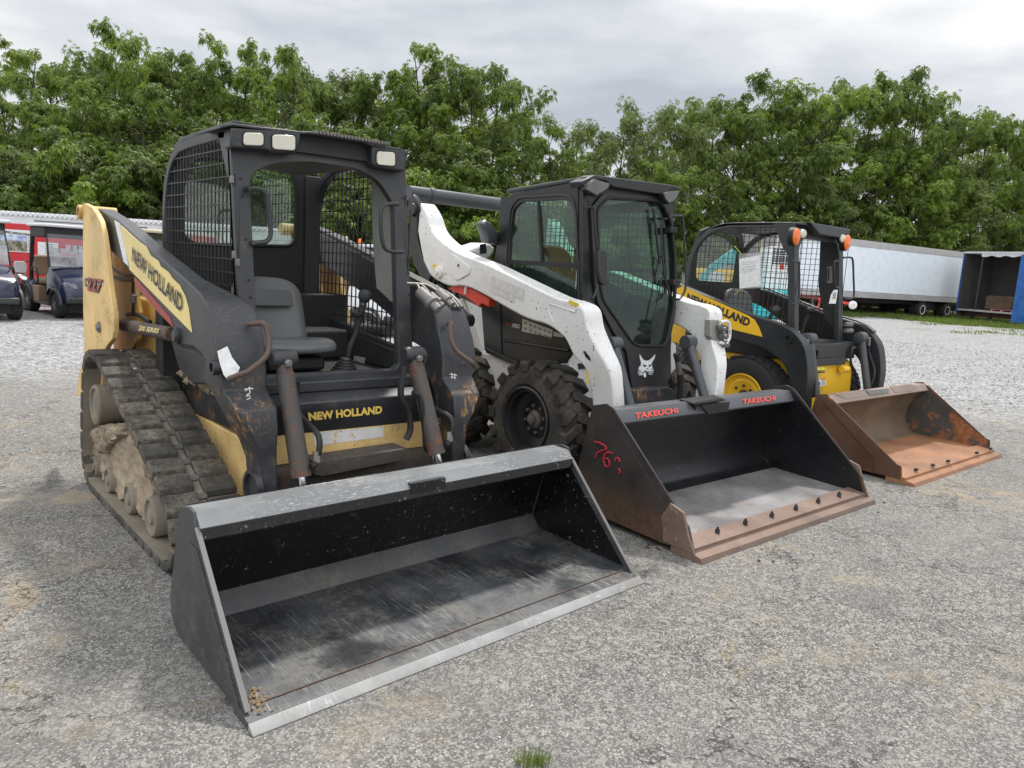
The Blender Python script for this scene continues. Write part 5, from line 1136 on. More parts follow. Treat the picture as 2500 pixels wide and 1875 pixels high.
for s_ in (0,1):
    a=TX('K',7.70,(1600,1050))[0]; b=TX('K',7.70,(1652,1500))[0]
    if s_==0: a,b=[V((2*c3-p.x,p.y,p.z)) for p in (a,b)]
    MB().tube([a,b],.036,16).build('tilt_cylinder',M['greycyl'],m3)
    MB().lathe(a+V((-.07,0,0)),(1,0,0),[(0,.03),(.01,.055),(.12,.055),(.13,.04)],18).build('cylinder_eye',M['greycyl'],m3)
    sg=1 if s_ else -1
    MB().tube(smoothpath([a+V((.1*sg,-.03,.0)),a+V((.13*sg,-.04,-.15)),b+V((.10*sg,.0,.2)),b+V((.07*sg,0,.05))],4),.014,8).build('hydraulic_hose',M['hose'],m3)
    MB().tube(smoothpath([a+V((-.1*sg,0,-.1)),a+V((-.17*sg,0,-.12)),a+V((-.16*sg,0,-.25)),a+V((-.02*sg,0,-.38))],4),.013,8).build('hydraulic_hose',M['hose'],m3)
    MB().tube([a+V((.1*sg,-.03,.0)),a+V((.115*sg,-.035,-.08))],.018,8).build('hose_fitting',M['steel'],m3)
# bucket 3
M['b3in']=paint('dusty_rust_back',(.12,.085,.055),.6,dirt=.5,dirtcol=(.24,.2,.14),rust=.35,rustcol=(.15,.06,.022),rscale=4,var=.2,scr=.3,scrcol=(.3,.25,.18))
M['b3side']=paint('dark_and_rusty_side',(.05,.05,.045),.55,dirt=.6,dirtcol=(.14,.11,.07),rust=.75,rustcol=(.17,.065,.025),rscale=2.2,var=.2)
M['b3floor']=paint('orange_rust_floor',(.27,.125,.062),.55,dirt=.5,dirtcol=(.24,.14,.08),scr=.9,scrcol=(.5,.3,.18),scrstretch=(9,.9,1),var=.25)
M['b3out']=paint('dark_rust_side',(.085,.038,.02),.6,dirt=.6,dirtcol=(.09,.085,.065),rust=.4,rustcol=(.17,.065,.022),rscale=3,var=.3)
M['b3lip']=paint('worn_pink_steel_lip',(.30,.22,.19),.5,metal=.2,dirt=.6,dirtcol=(.22,.19,.15),rust=.35,rustcol=(.2,.09,.06),rscale=7,var=.2)
M['b3edge']=paint('orange_rust_edge',(.30,.145,.075),.5,metal=.15,dirt=.4,dirtcol=(.2,.12,.08),scr=.6,scrcol=(.5,.33,.22),scrstretch=(8,1,1),var=.25)
b3=bucket_b(m3,6.20,8.20,(M['b3in'],M['b3floor'],M['b3out'],M['b3lip'],M['b3edge'],M['b3side']),
  [(2.42,.055),(3.0,.065),(3.08,.10),(3.13,.19),(3.13,.30),(3.07,.44),(3.02,.50)],
  [(3.10,.58),(3.00,.59),(2.955,.53),(2.965,.52),(3.08,.50)],
  [(2.22,.0),(2.235,.028),(2.30,.036),(2.30,.055),(2.44,.075),(2.45,.045),(2.45,.0)],
  [(2.33,.035),(2.345,.13),(2.40,.155),(2.96,.545),(3.02,.605),(3.11,.585),(3.17,.25),(3.12,.1),(3.0,.04),(2.5,.03)])
for xx in (6.176,8.204):
    MB().prism([(xx,y,z) for y,z in ((2.335,.035),(2.345,.14),(2.38,.15),(2.97,.575),(3.05,.585),(3.06,.55),(2.56,.15),(2.54,.04))],(.014,0,0)).build('side_wear_plate',M['b3out'],b3,bevel=.002)
for u,v in ((1153,1072),(1318,1028),(1468,988),(1750,907),(1885,868)):
    p=tpl('L',(0,0,.078),(0,0,1),[(u,v)])[0]; MB().box(p.x-.018,p.x+.018,p.y-.012,p.y+.012,p.z-.01,p.z+.012).build('bolt',M['nhrust'],b3,bevel=.002)
for q in ([(345,322),(600,290),(660,348),(458,378)],[(895,255),(1110,232),(1110,298),(935,312)]):
    a=[p+V((0,-.006,.0)) for p in tpl('L',(0,2.98,.56),V((0,1,-.7)),q)]; MB().prism(a,(0,.01,0)).build('lip_tread',M['b3lip'],b3)
a=tpl('L',(0,2.97,.56),V((0,1,-.6)),[(668,300),(885,275),(885,318),(700,340)]); MB().prism(a,(0,.02,0)).build('lip_step',M['steel'],b3,bevel=.002)

# ================================================================ background
FW=V((AX.z,AY.z,0)).normalized(); RT=V((FW.y,-FW.x,0))
def hz(x): return 573+.063*x
def pos(px,d,z=0):      # point on the ground d metres out in the direction seen at image column px
    r=ray('Z',px,hz(px)); r=V((r.x,r.y,0)); r=r/r.dot(FW); p=r*d; return V((p.x,p.y,z))
def zat(px,py,d):
    r=ray('Z',px,py); return 1.5+r.z*d/V((r.x,r.y,0)).dot(FW)
# ---- foliage materials
def leafmat(name,c0,c1,c2):
    m,nt,b=nodes(name); N_=nt.nodes
    g=N_.new('ShaderNodeNewGeometry'); oi=N_.new('ShaderNodeObjectInfo')
    big=ramp(nt,nz(nt,.55,3,.5),.35,.65)
    c=mixc(nt,big,c0,c1); c=mixc(nt,mul(nt,ramp(nt,g.outputs['Random Per Island'],.35,1.0),.8),c,c2)
    c=mixc(nt,mul(nt,ramp(nt,oi.outputs['Random'],0,1),.6),c,tuple(x*.6 for x in c0))
    nt.links.new(c,b.inputs['Base Color']); b.inputs['Roughness'].default_value=.5; b.inputs['Specular IOR Level'].default_value=.35
    t=N_.new('ShaderNodeBsdfTranslucent'); nt.links.new(mixc(nt,.5,c,(.32,.44,.04)),t.inputs[0])
    mx=N_.new('ShaderNodeMixShader'); mx.inputs[0].default_value=.36; o=N_['Material Output']
    nt.links.new(b.outputs[0],mx.inputs[1]); nt.links.new(t.outputs[0],mx.inputs[2]); nt.links.new(mx.outputs[0],o.inputs[0]); return m
M['leafA']=leafmat('walnut_leaves',(.05,.09,.018),(.12,.185,.035),(.25,.34,.07))
M['leafB']=leafmat('bright_leaves',(.08,.14,.022),(.17,.27,.035),(.34,.44,.07))
M['leafC']=leafmat('grey_green_leaves',(.10,.14,.045),(.14,.19,.06),(.24,.29,.10))
M['bark']=paint('tree_bark',(.075,.06,.045),.9,dirt=.4,var=.3,bmp=.8,spec=.1)
def make_tree(seed,h,w,leaf,small=False,base=.22,dens=1.0,ls=1.0,tight=1.0):
    rd=random.Random(seed); tr=MB(); clumps=[]
    top=V((rd.uniform(-.06,.06)*h,rd.uniform(-.06,.06)*h,h*.90))
    P=[V((0,0,-.1)),V((rd.uniform(-.03,.03)*h,rd.uniform(-.03,.03)*h,h*.3)),V((rd.uniform(-.05,.05)*h,rd.uniform(-.05,.05)*h,h*.6)),top]
    tp=smoothpath(P,4); r0=.017*h
    tr.tube(tp,[r0*(1-.88*i/(len(tp)-1)) for i in range(len(tp))],8)
    nl=int((16 if not small else 9)*dens)
    for i in range(nl):
        f=base+(.97-base)*((i+rd.random())/nl); k=f*(len(tp)-1); a=tp[int(k)]
        az=i*2.4+rd.uniform(-.5,.5); g_=(f-base)/(1-base); prof=(.72+.28*min(1,g_*3))*(1-max(0,g_-.45)/.55)**.6+.10
        ln=w*.5*prof*rd.uniform(.75,1.15); up=rd.uniform(.25,.75)*ln
        e=a+V((math.cos(az)*ln,math.sin(az)*ln,up)); mid=a.lerp(e,.5)+V((0,0,rd.uniform(-.1,.25)*ln))
        lp_=smoothpath([a,mid,e],3); rr=r0*.38*(1-f*.6)
        tr.tube(lp_,[rr*(1-.8*j/(len(lp_)-1)) for j in range(len(lp_))],5)
        for j in range(3 if not small else 2):
            s=lp_[rd.randint(2,len(lp_)-1)]; az2=az+rd.uniform(-1.2,1.2); l2=ln*rd.uniform(.3,.55)
            e2=s+V((math.cos(az2)*l2,math.sin(az2)*l2,rd.uniform(.1,.7)*l2)); tr.tube([s,s.lerp(e2,.5)+V((0,0,.05)),e2],[rr*.4,rr*.25,rr*.1],4); clumps.append((e2,rd.uniform(.7,1.15)))
        clumps.append((e,rd.uniform(.85,1.25)))
    clumps+= [(top+V((0,0,.03*h)),.8),(top+V((rd.uniform(-.5,.5),rd.uniform(-.5,.5),-.05*h)),1.0)]
    lf=MB(); vv=lf.v; ff=lf.f
    cs=w/7.5
    for c,s in clumps:
        nr=int(33*s*dens/ls**1.4)
        for _ in range(nr):
            d=V((rd.gauss(0,1),rd.gauss(0,1),rd.gauss(0,.75))); d.normalize(); rr=(rd.random()**.5)*.80*s*cs*tight
            p=c+V((d.x*rr,d.y*rr,d.z*rr*.75)); axis=(d*.7+V((0,0,.75))+V((rd.gauss(0,.3),rd.gauss(0,.3),0))).normalized()
            u=axis.orthogonal().normalized(); v=axis.cross(u); nb=rd.randint(6,8); L_=rd.uniform(.17,.31)*ls*(1 if not small else .75); ph=rd.random()*6
            for q in range(nb):
                a=ph+2*PI*q/nb+rd.uniform(-.25,.25); dr=u*math.cos(a)+v*math.sin(a); sd=axis.cross(dr)*(L_*rd.uniform(.13,.19))
                m1_=p+dr*L_*.5+axis*L_*.22; e_=p+dr*L_*rd.uniform(.85,1.1)-V((0,0,1))*L_*rd.uniform(-.05,.35); b0=p+dr*L_*.06
                k=len(vv); vv+=[b0-sd*.4,b0+sd*.4,m1_+sd,m1_-sd,e_+sd*.15,e_-sd*.15]; ff+=[(k,k+1,k+2,k+3),(k+3,k+2,k+4,k+5)]
    me=bpy.data.meshes.new('crown'); me.from_pydata([tuple(p) for p in vv],[],ff); me.materials.append(leaf)
    tm=bpy.data.meshes.new('trunk'); tm.from_pydata([tuple(p) for p in tr.v],[],tr.f); tm.materials.append(M['bark'])
    for p_ in tm.polygons: p_.use_smooth=True
    return me,tm
VAR=[make_tree(11,12,7.6,M['leafA']),make_tree(12,12,6.4,M['leafB'],ls=.85,tight=.9),make_tree(13,12,8.2,M['leafA'],base=.16),make_tree(14,12,5.6,M['leafB'],dens=.85,ls=.8),make_tree(15,12,7.2,M['leafC'],ls=.6),make_tree(16,12,8.0,M['leafB'],base=.12),make_tree(17,12,7.0,M['leafA'],dens=.8,ls=1.15,tight=.85)]
SHR=[make_tree(31,4,4.6,M['leafB'],True,.05,1.35),make_tree(32,4,4.2,M['leafC'],True,.05,1.3),make_tree(33,4,5.0,M['leafA'],True,.04,1.35)]
def plant(name,var,p,h,hw,rz,label,cat,group,base=12):
    me,tm=var; t=bpy.data.objects.new(name,None); COL.objects.link(t); t.location=p; t.rotation_euler=(0,0,rz); t.scale=(hw,hw,h/base)
    tag(t,label,cat,group)
    for nm,d in (('crown',me),('trunk',tm)):
        o=bpy.data.objects.new(nm,d); COL.objects.link(o); o.parent=t
def dep(x): return 34+ x*.004 if x<1200 else 38.8+(x-1200)*.0175
sky_=[(-120,150),(10,160),(95,88),(205,150),(290,72),(345,62),(425,98),(500,112),(592,58),(650,96),(722,122),(800,140),(868,140),(935,170),(1003,78),(1060,108),(1122,138),(1190,150),(1250,250),(1320,288),(1397,266),(1476,266),(1530,262),(1592,232),(1650,240),(1710,215),(1792,190),(1860,178),(1930,176),(2000,180),(2060,138),(2125,168),(2180,166),(2230,210),(2290,258),(2352,249),(2420,266),(2470,320),(2520,240),(2600,250)]
ORD=['first','second','third','fourth','fifth','sixth','seventh','eighth','ninth','tenth','eleventh','twelfth','thirteenth','fourteenth','fifteenth','sixteenth','seventeenth','eighteenth','nineteenth','twentieth']
SEG=[(-999,0,'just outside the left edge'),(0,200,'above the red booth'),(200,400,'beside the yellow upright of the tracked loader'),(400,720,'behind the left half of the tracked loader cab'),(720,1000,'behind the right half of the tracked loader cab'),(1000,1230,'above the black cross tube of the white loader'),(1230,1480,'behind the glass cab of the white loader'),(1480,1700,'between the glass cab and the wire cage'),(1700,1960,'behind the wire cage of the yellow skid steer'),(1960,2150,'above the front half of the white semi trailer'),(2150,2350,'above the wheels of the white semi trailer'),(2350,2500,'above the blue curtain trailer'),(2500,9999,'just outside the right edge')]
SC={}
def seg(x,what):
    for a,b_,t in SEG:
        if a<=x<b_:
            n=SC.get((t,what),0); SC[(t,what)]=n+1; return '%s, %s from the left %s'%(what,ORD[n],t)
rt_=random.Random(4)
kinds=[1,1,3,0,5,2,1,6,3,1,2,4,6,5,3,6,2,0,1,1,4,4,4,4,4,0,6,2,5,0,3,2,0,6,2,0,5,4,1,2]
look={0:'dark green full tree',1:'bright yellow-green feathery tree',2:'wide dark leafy tree',3:'slender open bright tree',4:'grey-green dull tree',5:'broad bright green tree',6:'loose dark green tree'}
NS=len(sky_)
for i,(x,y) in enumerate(sky_):
    d=dep(x)+rt_.uniform(-1.5,1.5); p=pos(x,d); h=zat(x,y,d)*1.0; k=kinds[i%len(kinds)]
    hw=h/12*(.80 if k in(3,) else .72)*rt_.uniform(.80,1.0)
    where=(ORD[i-1] if i-1<20 else ORD[NS-1-i] if NS-1-i<20 else 'far') if i>0 else 'outermost'
    lab='%s in the skyline row, %s from the %s'%(look[k],where if i>0 else 'outermost','left' if i-1<20 else 'right')
    plant('broadleaf_tree',VAR[k],p,h*1.0,hw*1.0,rt_.uniform(0,6.28),lab,'tree','trees along the back of the yard')
for i in range(44):
    x=-150+i*66+rt_.uniform(-18,18); ys=min(sky_,key=lambda s:abs(s[0]-x))[1]; d=dep(x)-3.0+rt_.uniform(-1,1)
    y=ys+rt_.uniform(130,290); h=max(4,zat(x,y,d))
    plant('broadleaf_tree',VAR[rt_.choice([0,1,2,5,6,4,5])],pos(x,d),h,h/12*rt_.uniform(.8,1.0),rt_.uniform(0,6.28),seg(x,'lower tree'),'tree','lower trees in front of the skyline row')
for i in range(20):
    x=-150+i*145+rt_.uniform(-30,30); ys=min(sky_,key=lambda s:abs(s[0]-x))[1]; d=dep(x)+6
    h=zat(x,ys+rt_.uniform(50,120),d)
    plant('broadleaf_tree',VAR[rt_.choice([0,2,6])],pos(x,d),h,h/12*1.0,rt_.uniform(0,6.28),seg(x,'dark back-row tree'),'tree','trees deep behind the skyline row')
for i in range(56):
    x=-150+i*50+rt_.uniform(-18,18); d=dep(x)-(5.0 if x<1850 else 2.2)+rt_.uniform(-.8,1.2); h=rt_.uniform(2.4,5.2)
    plant('leafy_shrub',SHR[i%3],pos(x,d),h,h/4*rt_.uniform(.85,1.1),rt_.uniform(0,6.28),seg(x,'dense leafy shrub'),'shrub','shrubs at the foot of the trees',4)
# a dim bank of earth behind the trees so that their feet stand against the wood floor
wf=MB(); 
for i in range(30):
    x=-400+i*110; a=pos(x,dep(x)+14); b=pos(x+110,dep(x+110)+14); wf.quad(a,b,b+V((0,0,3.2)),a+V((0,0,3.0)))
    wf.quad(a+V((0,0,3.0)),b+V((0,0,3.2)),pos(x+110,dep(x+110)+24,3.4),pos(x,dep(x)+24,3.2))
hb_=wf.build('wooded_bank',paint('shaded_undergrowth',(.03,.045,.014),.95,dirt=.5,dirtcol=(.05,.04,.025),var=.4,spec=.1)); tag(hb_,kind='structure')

# ---- frame helper for things turned away from the machines' axes
def frame(p,rz): return Matrix.Translation(p)@Matrix.Rotation(rz,4,'Z')
class TB:      # builds parts in a thing's own axes
    def __init__(s,name,label,cat,p,rz,group=None):
        s.t=bpy.data.objects.new(name,None); COL.objects.link(s.t); s.t.location=p; s.t.rotation_euler=(0,0,rz); tag(s.t,label,cat,group); ROOT[s.t.name]=V((0,0,0))
    def b(s,mb,name,mat,parent=None,**k): return mb.build(name,mat,parent or s.t,off=V((0,0,0)),**k)
def tdup(root,name,loc,rz,label,scale=None):
    r=root.copy(); COL.objects.link(r); r.location=loc; r.rotation_euler=(0,0,rz); r['label']=label
    def rec(a,b):
        for ch in list(a.children):
            c=ch.copy(); COL.objects.link(c); c.parent=b; rec(ch,c)
    rec(root,r); return r
RZ=math.atan2(RT.y,RT.x)     # turns local +X along the picture's width
M['contwhite']=paint('white_container_paint',(.62,.64,.66),.5,dirt=.35,dirtcol=(.35,.33,.3),var=.06)
M['slot']=plain('dark_slot',(.06,.065,.07),.6)
# white storage unit behind the carts
cw=TB('storage_unit','long white storage unit with corrugated roof edge behind the golf carts','storage unit',pos(-60,24.5),RZ)
Lc=9.4; zt=zat(100,521,24.5)
cw.b(MB().box(0,Lc,0,2.4,.1,zt-.08),'wall',M['contwhite'])
rr=MB()
for i in range(60): rr.tube([(i*Lc/60+.1,-.06,zt-.05),(i*Lc/60+.1,2.5,zt-.05)],.075,6)
cw.b(rr,'roof',M['contwhite'])
for x0_ in (1.9,6.0,10.0):
    for a,b_ in ((x0_,x0_+1.75),(x0_+1.95,x0_+3.6)):
        if b_<Lc: cw.b(MB().box(a,b_,-.03,-.001,zt-.25,zt-.225),'door_rail',M['slot']); cw.b(MB().box(b_-.03,b_,-.03,-.001,zt-1.6,zt-.23),'door_rail',M['slot'])
    cw.b(MB().box(x0_+1.80,x0_+1.90,-.05,-.001,.1,zt-.12),'door_post',M['contwhite'],bevel=.01)
# red booth with banner
M['boothred']=paint('red_booth_canvas',(.50,.018,.025),.5,dirt=.15,var=.15)
bt_=TB('sales_booth','red sales booth hung with a photo banner behind the blue carts','booth',pos(-40,17.6),RZ)
zb=zat(100,549,17.6); bw=4.6
bth=bt_.b(MB().box(0,bw,0,1.8,0,zb),'wall',M['boothred'],bevel=.02)
for i in range(9):
    bt_.b(MB().prism([(.3+i*.5,-.012,zb-.03-.05*(i%2)),(.42+i*.5,-.012,zb-.12),(.5+i*.5,-.012,zb-.04)],(0,.004,0)),'printed_leaf',plain('pale_red_print',(.6,.12,.1),.5),bth) if i in (4,5,7) else None
bx=lambda u: (pos(u/4.88,17.6)-pos(-40,17.6)).dot(RT)
bz=lambda v: zat(50,480+v/4.88,17.6)
def panel(u0,u1,v0,v1,mat,name,par=None,off=.02,d=.01): return bt_.b(MB().box(bx(u0),bx(u1),-off,-off+d,bz(v1),bz(v0)),name,mat,par)
bn=panel(-60,398,398,662,M['decalwhite'],'banner')
skm,nt,b_=nodes('banner_photo_print'); c=mixc(nt,ramp(nt,nz(nt,5,5,.6),.4,.6),(.16,.25,.5),(.55,.62,.75)); tcx=nt.nodes.new('ShaderNodeTexCoord'); sp_=nt.nodes.new('ShaderNodeSeparateXYZ'); nt.links.new(tcx.outputs['Object'],sp_.inputs[0])
c=mixc(nt,ramp(nt,sp_.outputs[2],bz(545),bz(515)),mixc(nt,ramp(nt,nz(nt,9,6,.7),.4,.6),(.06,.07,.03),(.35,.3,.22)),c); nt.links.new(c,b_.inputs['Base Color'])
panel(-40,148,460,650,skm,'banner_photo',bn,.024); panel(152,325,465,652,skm,'banner_photo',bn,.024)
tq=[(bx(50),-.026,bz(445)),(bx(380),-.026,bz(462)),(bx(380),-.026,bz(436)),(bx(50),-.026,bz(415))]
def ltext(tb,s_,q,mat,par,bold=.02):
    m=textmb(s_,q,bold,lift=0); return tb.b(m,'lettering',mat,par,recalc=False)
ltext(bt_,'SUPPORT LARGE SCALE STORAGE',tq,M['ink'],bn,.04)
for k in range(9): panel(338,388,475+k*20,480+k*20,M['slot'],'text_line',bn,.026)
po=panel(452,698,525,690,M['decalwhite'],'poster',None,.02)
for k in range(5): panel(540,640,545+k*26,551+k*26,M['slot'],'text_line',po,.024)
panel(785,985,540,640,plain('pale_window',(.45,.47,.48),.3),'window',None,.02); panel(850,870,540,640,M['boothred'],'window_post',None,.03); panel(925,940,545,640,M['black'],'window_post',None,.03)
# ---- golf carts
M['navy']=paint('navy_gloss_paint',(.009,.013,.045),.16,dirt=.05,var=.1,bmp=0,spec=.7)
M['tan']=paint('tan_vinyl',(.26,.17,.10),.5,dirt=.1,var=.08)
M['trim']=plain('dark_grey_trim',(.035,.037,.04),.5)
M['clear']=glass('clear_acrylic',(.85,.88,.9),.08,.02)
M['frost']=glass('milky_acrylic',(.7,.72,.75),.08,.3,(.62,.64,.67))
M['roofw']=paint('pale_roof_plastic',(.62,.63,.64),.4,dirt=.2,var=.05)
def golf_cart(name,label,p,rz,body,roof,group,beacon=False):
    g=TB(name,label,'golf cart',p,rz,group); b=g.b
    cw_=[]   # cowl: sections along y (front is -y)
    for y,zl,zh,w_ in ((-1.18,.36,.50,.42),(-1.12,.34,.66,.50),(-.95,.34,.78,.55),(-.7,.5,.86,.57),(-.45,.55,.93,.57),(-.30,.45,.98,.57),(-.26,.40,.96,.56)):
        cw_.append([(-w_,y,zl),(-w_,y,zl+(zh-zl)*.6),(-w_*.9,y,zh-.03),(-w_*.5,y,zh),(0,y,zh+.012),(w_*.5,y,zh),(w_*.9,y,zh-.03),(w_,y,zl+(zh-zl)*.6),(w_,y,zl)])
    b(MB().loft(cw_),'front_cowl',body,smooth=50)
    b(MB().box(-.5,.5,-1.22,-1.1,.30,.42),'front_bumper',M['trim'],bevel=.03)
    for s in (-1,1):
        arc=[(s*.57,-.80+.30*math.cos(a),.24+.30*math.sin(a)) for a in [R(x) for x in range(-5,190,15)]]
        b(MB().tube(arc,.035,6),'fender_flare',M['trim'])
        arc=[(s*.57,.82+.30*math.cos(a),.24+.30*math.sin(a)) for a in [R(x) for x in range(-5,190,15)]]
        b(MB().tube(arc,.04,6),'fender_flare',M['trim'])
        b(MB().tube([(s*.55,-.42,.95),(s*.50,-.18,1.72)],.018,8),'roof_post',M['black'])
        b(MB().tube([(s*.52,.78,.62),(s*.52,.70,1.1),(s*.50,.62,1.72)],.042,8),'roof_post',M['black'])
        b(MB().tube(smoothpath([(s*.56,.2,.62),(s*.57,.22,.86),(s*.57,.4,.93),(s*.57,.62,.8),(s*.57,.64,.62)],3),.02,8),'arm_rest',M['trim'])
        for y in (-.80,.82):
            w=b(MB().lathe((s*.40,y,.235),(s,0,0),[(0,.12),(.0,.2),(.02,.228),(.06,.235),(.13,.235),(.17,.228),(.19,.2),(.19,.13)],28),'wheel',M['tyreclean'])
            for k in (.05,.085,.12): b(MB().tube([V((s*(.40+k+.005),y+.236*math.cos(a),.235+.236*math.sin(a))) for a in [2*PI*i/28 for i in range(28)]],.003,4,closed=True),'tyre_groove',M['black'],w)
            b(MB().lathe((s*.585,y,.235),(s,0,0),[(-.03,.13),(.0,.13),(.004,.12),(-.02,.10),(-.01,.05),(.008,.045),(.01,.01)],24),'rim',M['steel'],w)
            for k in range(5):
                a=2*PI*k/5; b(MB().bar((s*.588,y,.235),(s*.588,y+.115*math.cos(a),.235+.115*math.sin(a)),.03,.012,up=(1,0,0)),'rim_spoke',M['steel'],w)
    b(MB().box(-.56,.56,-.45,.55,.20,.27),'floor',M['trim'],bevel=.01)
    b(MB().box(-.57,.57,.15,.60,.24,.56),'seat_base',M['tan'] if body is M['navy'] else M['trim'],bevel=.02)
    b(MB().box(-.575,.575,.50,1.25,.34,.66),'rear_body',body,bevel=.05)
    b(MB().box(-.52,.52,.08,.60,.58,.70),'seat_cushion',M['tan'],bevel=.05)
    b(MB().prism(rounded([(-.52,.58,.74),(.52,.58,.74),(.50,.70,1.14),(-.50,.70,1.14)],.12),(0,.08,.02)),'seat_back',M['tan'],bevel=.03)
    sb=MB()
    b(MB().prism(rounded([(-.60,-.42,0),(.60,-.42,0),(.60,.78,0),(-.60,.78,0)],.12),(0,0,.06)).moved((0,0,1.71)),'roof',roof,bevel=.02)
    b(MB().box(-.54,.54,-.20,.70,1.50,1.71),'roof_lining',M['black'],bevel=.03)
    b(MB().prism([(-.52,-.44,.97),(.52,-.44,.97),(.52,-.335,1.32),(-.52,-.335,1.32)],(0,.006,0)),'windscreen_lower',M['frost'])
    b(MB().prism([(-.52,-.33,1.33),(.52,-.33,1.33),(.50,-.20,1.70),(-.50,-.20,1.70)],(0,.006,0)),'windscreen_upper',M['clear'])
    b(MB().tube([(.25+.17*math.cos(a),-.12-.05*math.sin(a),.98+.15*math.sin(a)) for a in [2*PI*i/20 for i in range(20)]],.014,6,closed=True),'steering_wheel',M['black'])
    b(MB().tube([(.25,-.12,.98),(.25,-.35,.75)],.02,6),'steering_column',M['black'])
    for s in (-1,1): b(MB().prism(rounded([(s*.50,-1.05,.60),(s*.30,-1.16,.58),(s*.32,-1.14,.66),(s*.50,-1.03,.70)],.02),(0,-.03,0)),'headlight',M['clear'])
    b(MB().box(-.48,.48,-1.0,-.6,.12,.30),'underframe',M['black'])
    if beacon: 
        b(MB().lathe((.2,.1,1.77),(0,0,1),[(0,.05),(.03,.05),(.03,.042),(.09,.04),(.11,.02)],14),'beacon',M['amber'])
    return g.t
gc=golf_cart('golf_cart','navy golf cart with tan seat parked beside the yellow upright of the tracked loader',V((3.36,17.45,0)),R(7),M['navy'],M['roofw'],'golf carts by the red booth')
tdup(gc,'golf_cart',V((1.62,17.0,0)),R(5),'navy golf cart cut off by the left edge of the photo')
M['beige']=paint('beige_roof_plastic',(.55,.47,.33),.5,dirt=.2,var=.06)
pp_=pos(385,14.6); g3=golf_cart('golf_cart','golf cart with beige roof half hidden behind the lift arm of the tracked loader',V((pp_.x,pp_.y,0)),R(8),M['roofw'],M['beige'],'golf carts by the red booth')
M['uwhite']=paint('white_vehicle_paint',(.68,.69,.70),.3,dirt=.15,var=.04)
pp_=pos(872,15.5); golf_cart('utility_cart','white utility cart with orange beacon seen through the tracked loader cab',V((pp_.x,pp_.y,0)),R(20),M['uwhite'],M['uwhite'],'golf carts by the red booth',True)
# papers on the left cart windscreen are too small to read: one blank sheet
# ---- dirt bike
dbp=pos(22,16.0); db=TB('dirt_bike','white and red dirt bike facing forward between two navy golf carts','motorbike',dbp,R(12)); db.t.scale=(.88,.88,.88)
b=db.b
b(MB().prism(rounded([(-.11,-.62,.86),(.11,-.62,.86),(.14,-.60,1.0),(.11,-.58,1.12),(-.11,-.58,1.12),(-.14,-.60,1.0)],.03),(0,.02,0)),'front_plate',M['decalwhite'],bevel=.006)
b(MB().tube(smoothpath([(-.38,-.42,1.16),(-.2,-.48,1.13),(0,-.5,1.10),(.2,-.48,1.13),(.38,-.42,1.16)],3),.013,8),'handlebar',M['black'])
for s in (-1,1):
    b(MB().tube([(s*.09,-.5,1.1),(s*.09,-.72,.55)],.025,8),'fork_upper',M['steel']); b(MB().tube([(s*.09,-.72,.55),(s*.09,-.80,.33)],.03,8),'fork_guard',M['decalwhite'])
    b(MB().prism([(s*.09,-.38,.90),(s*.12,-.40,.76),(s*.10,-.15,.70),(s*.08,-.1,.90)],(s*.02,0,0)),'radiator_shroud',M['redpart'])
    b(MB().tube([(s*.38,-.42,1.16),(s*.28,-.44,1.15)],.02,8),'hand_grip',M['black'])
for y,rr_ in ((-.80,.33),(.62,.31)):
    w=b(MB().tube([(0,y+rr_*.88*math.cos(a),rr_+rr_*.88*math.sin(a)) for a in [2*PI*i/30 for i in range(30)]],.045,8,closed=True),'wheel',M['tyre'])
    sp_=MB()
    for i in range(12): a=PI*i/12; sp_.tube([(0,y+rr_*.85*math.cos(a),rr_+rr_*.85*math.sin(a)),(0,y-rr_*.85*math.cos(a),rr_-rr_*.85*math.sin(a))],.003,4)
    b(sp_,'spokes',M['steel'],w)
b(MB().prism([(-.07,-.95,.70),(.07,-.95,.70),(.06,-.45,.80),(-.06,-.45,.80)],(0,0,.02)),'front_fender',M['decalwhite'])
b(MB().loft([[(-w_,y,z0_),(w_,y,z0_),(w_*.9,y,z1_),(-w_*.9,y,z1_)] for y,w_,z0_,z1_ in ((-.4,.09,.85,1.0),(-.1,.12,.8,.98),(.2,.1,.82,.95),(.75,.07,.86,.96))]),'seat_and_tank',M['black'],bevel=.02)
b(MB().box(-.12,.12,-.25,.2,.35,.72),'engine',M['bolt'],bevel=.03); b(MB().tube([(.05,.62,.31),(.05,.1,.45)],.03,6),'swingarm',M['steel'])
# ---- white semi trailer
P1,P2=pos(2080,42),pos(2350,48); dr_=(P2-P1).normalized(); P0=P1-dr_*((P1-P2).length*.42); rzT=math.atan2(dr_.y,dr_.x)
LT=(P2-P0).length; zT=zat(2080,584,42)
M['trwhite']=paint('white_trailer_panels',(.74,.80,.87),.4,dirt=.12,dirtcol=(.4,.4,.4),var=.05,bmp=.02,scr=.06)
M['alu']=paint('aluminium_rail',(.46,.45,.44),.42,metal=.3,dirt=.35,var=.08)
st_=TB('semi_trailer','long white box semi trailer with grey top rail parked before the trees','trailer',P0,rzT); b=st_.b
b(MB().box(0,LT,0,2.6,1.32,zT-.36),'side_wall',M['trwhite']); b(MB().box(-.02,LT+.02,-.02,2.62,zT-.36,zT),'top_rail',M['alu'],bevel=.01); b(MB().box(-.02,LT+.01,-.02,2.62,1.02,1.32),'bottom_rail',M['alu'],bevel=.01)
dk=MB(); 
for i in range(18): dk.box(.3+i*LT/18,.3+i*LT/18+LT/30,-.028,-.02,1.335,1.35)
b(MB().box(0,LT,-.012,-.0,1.33,1.352),'dark_seam',M['slot'])
pl_=MB()
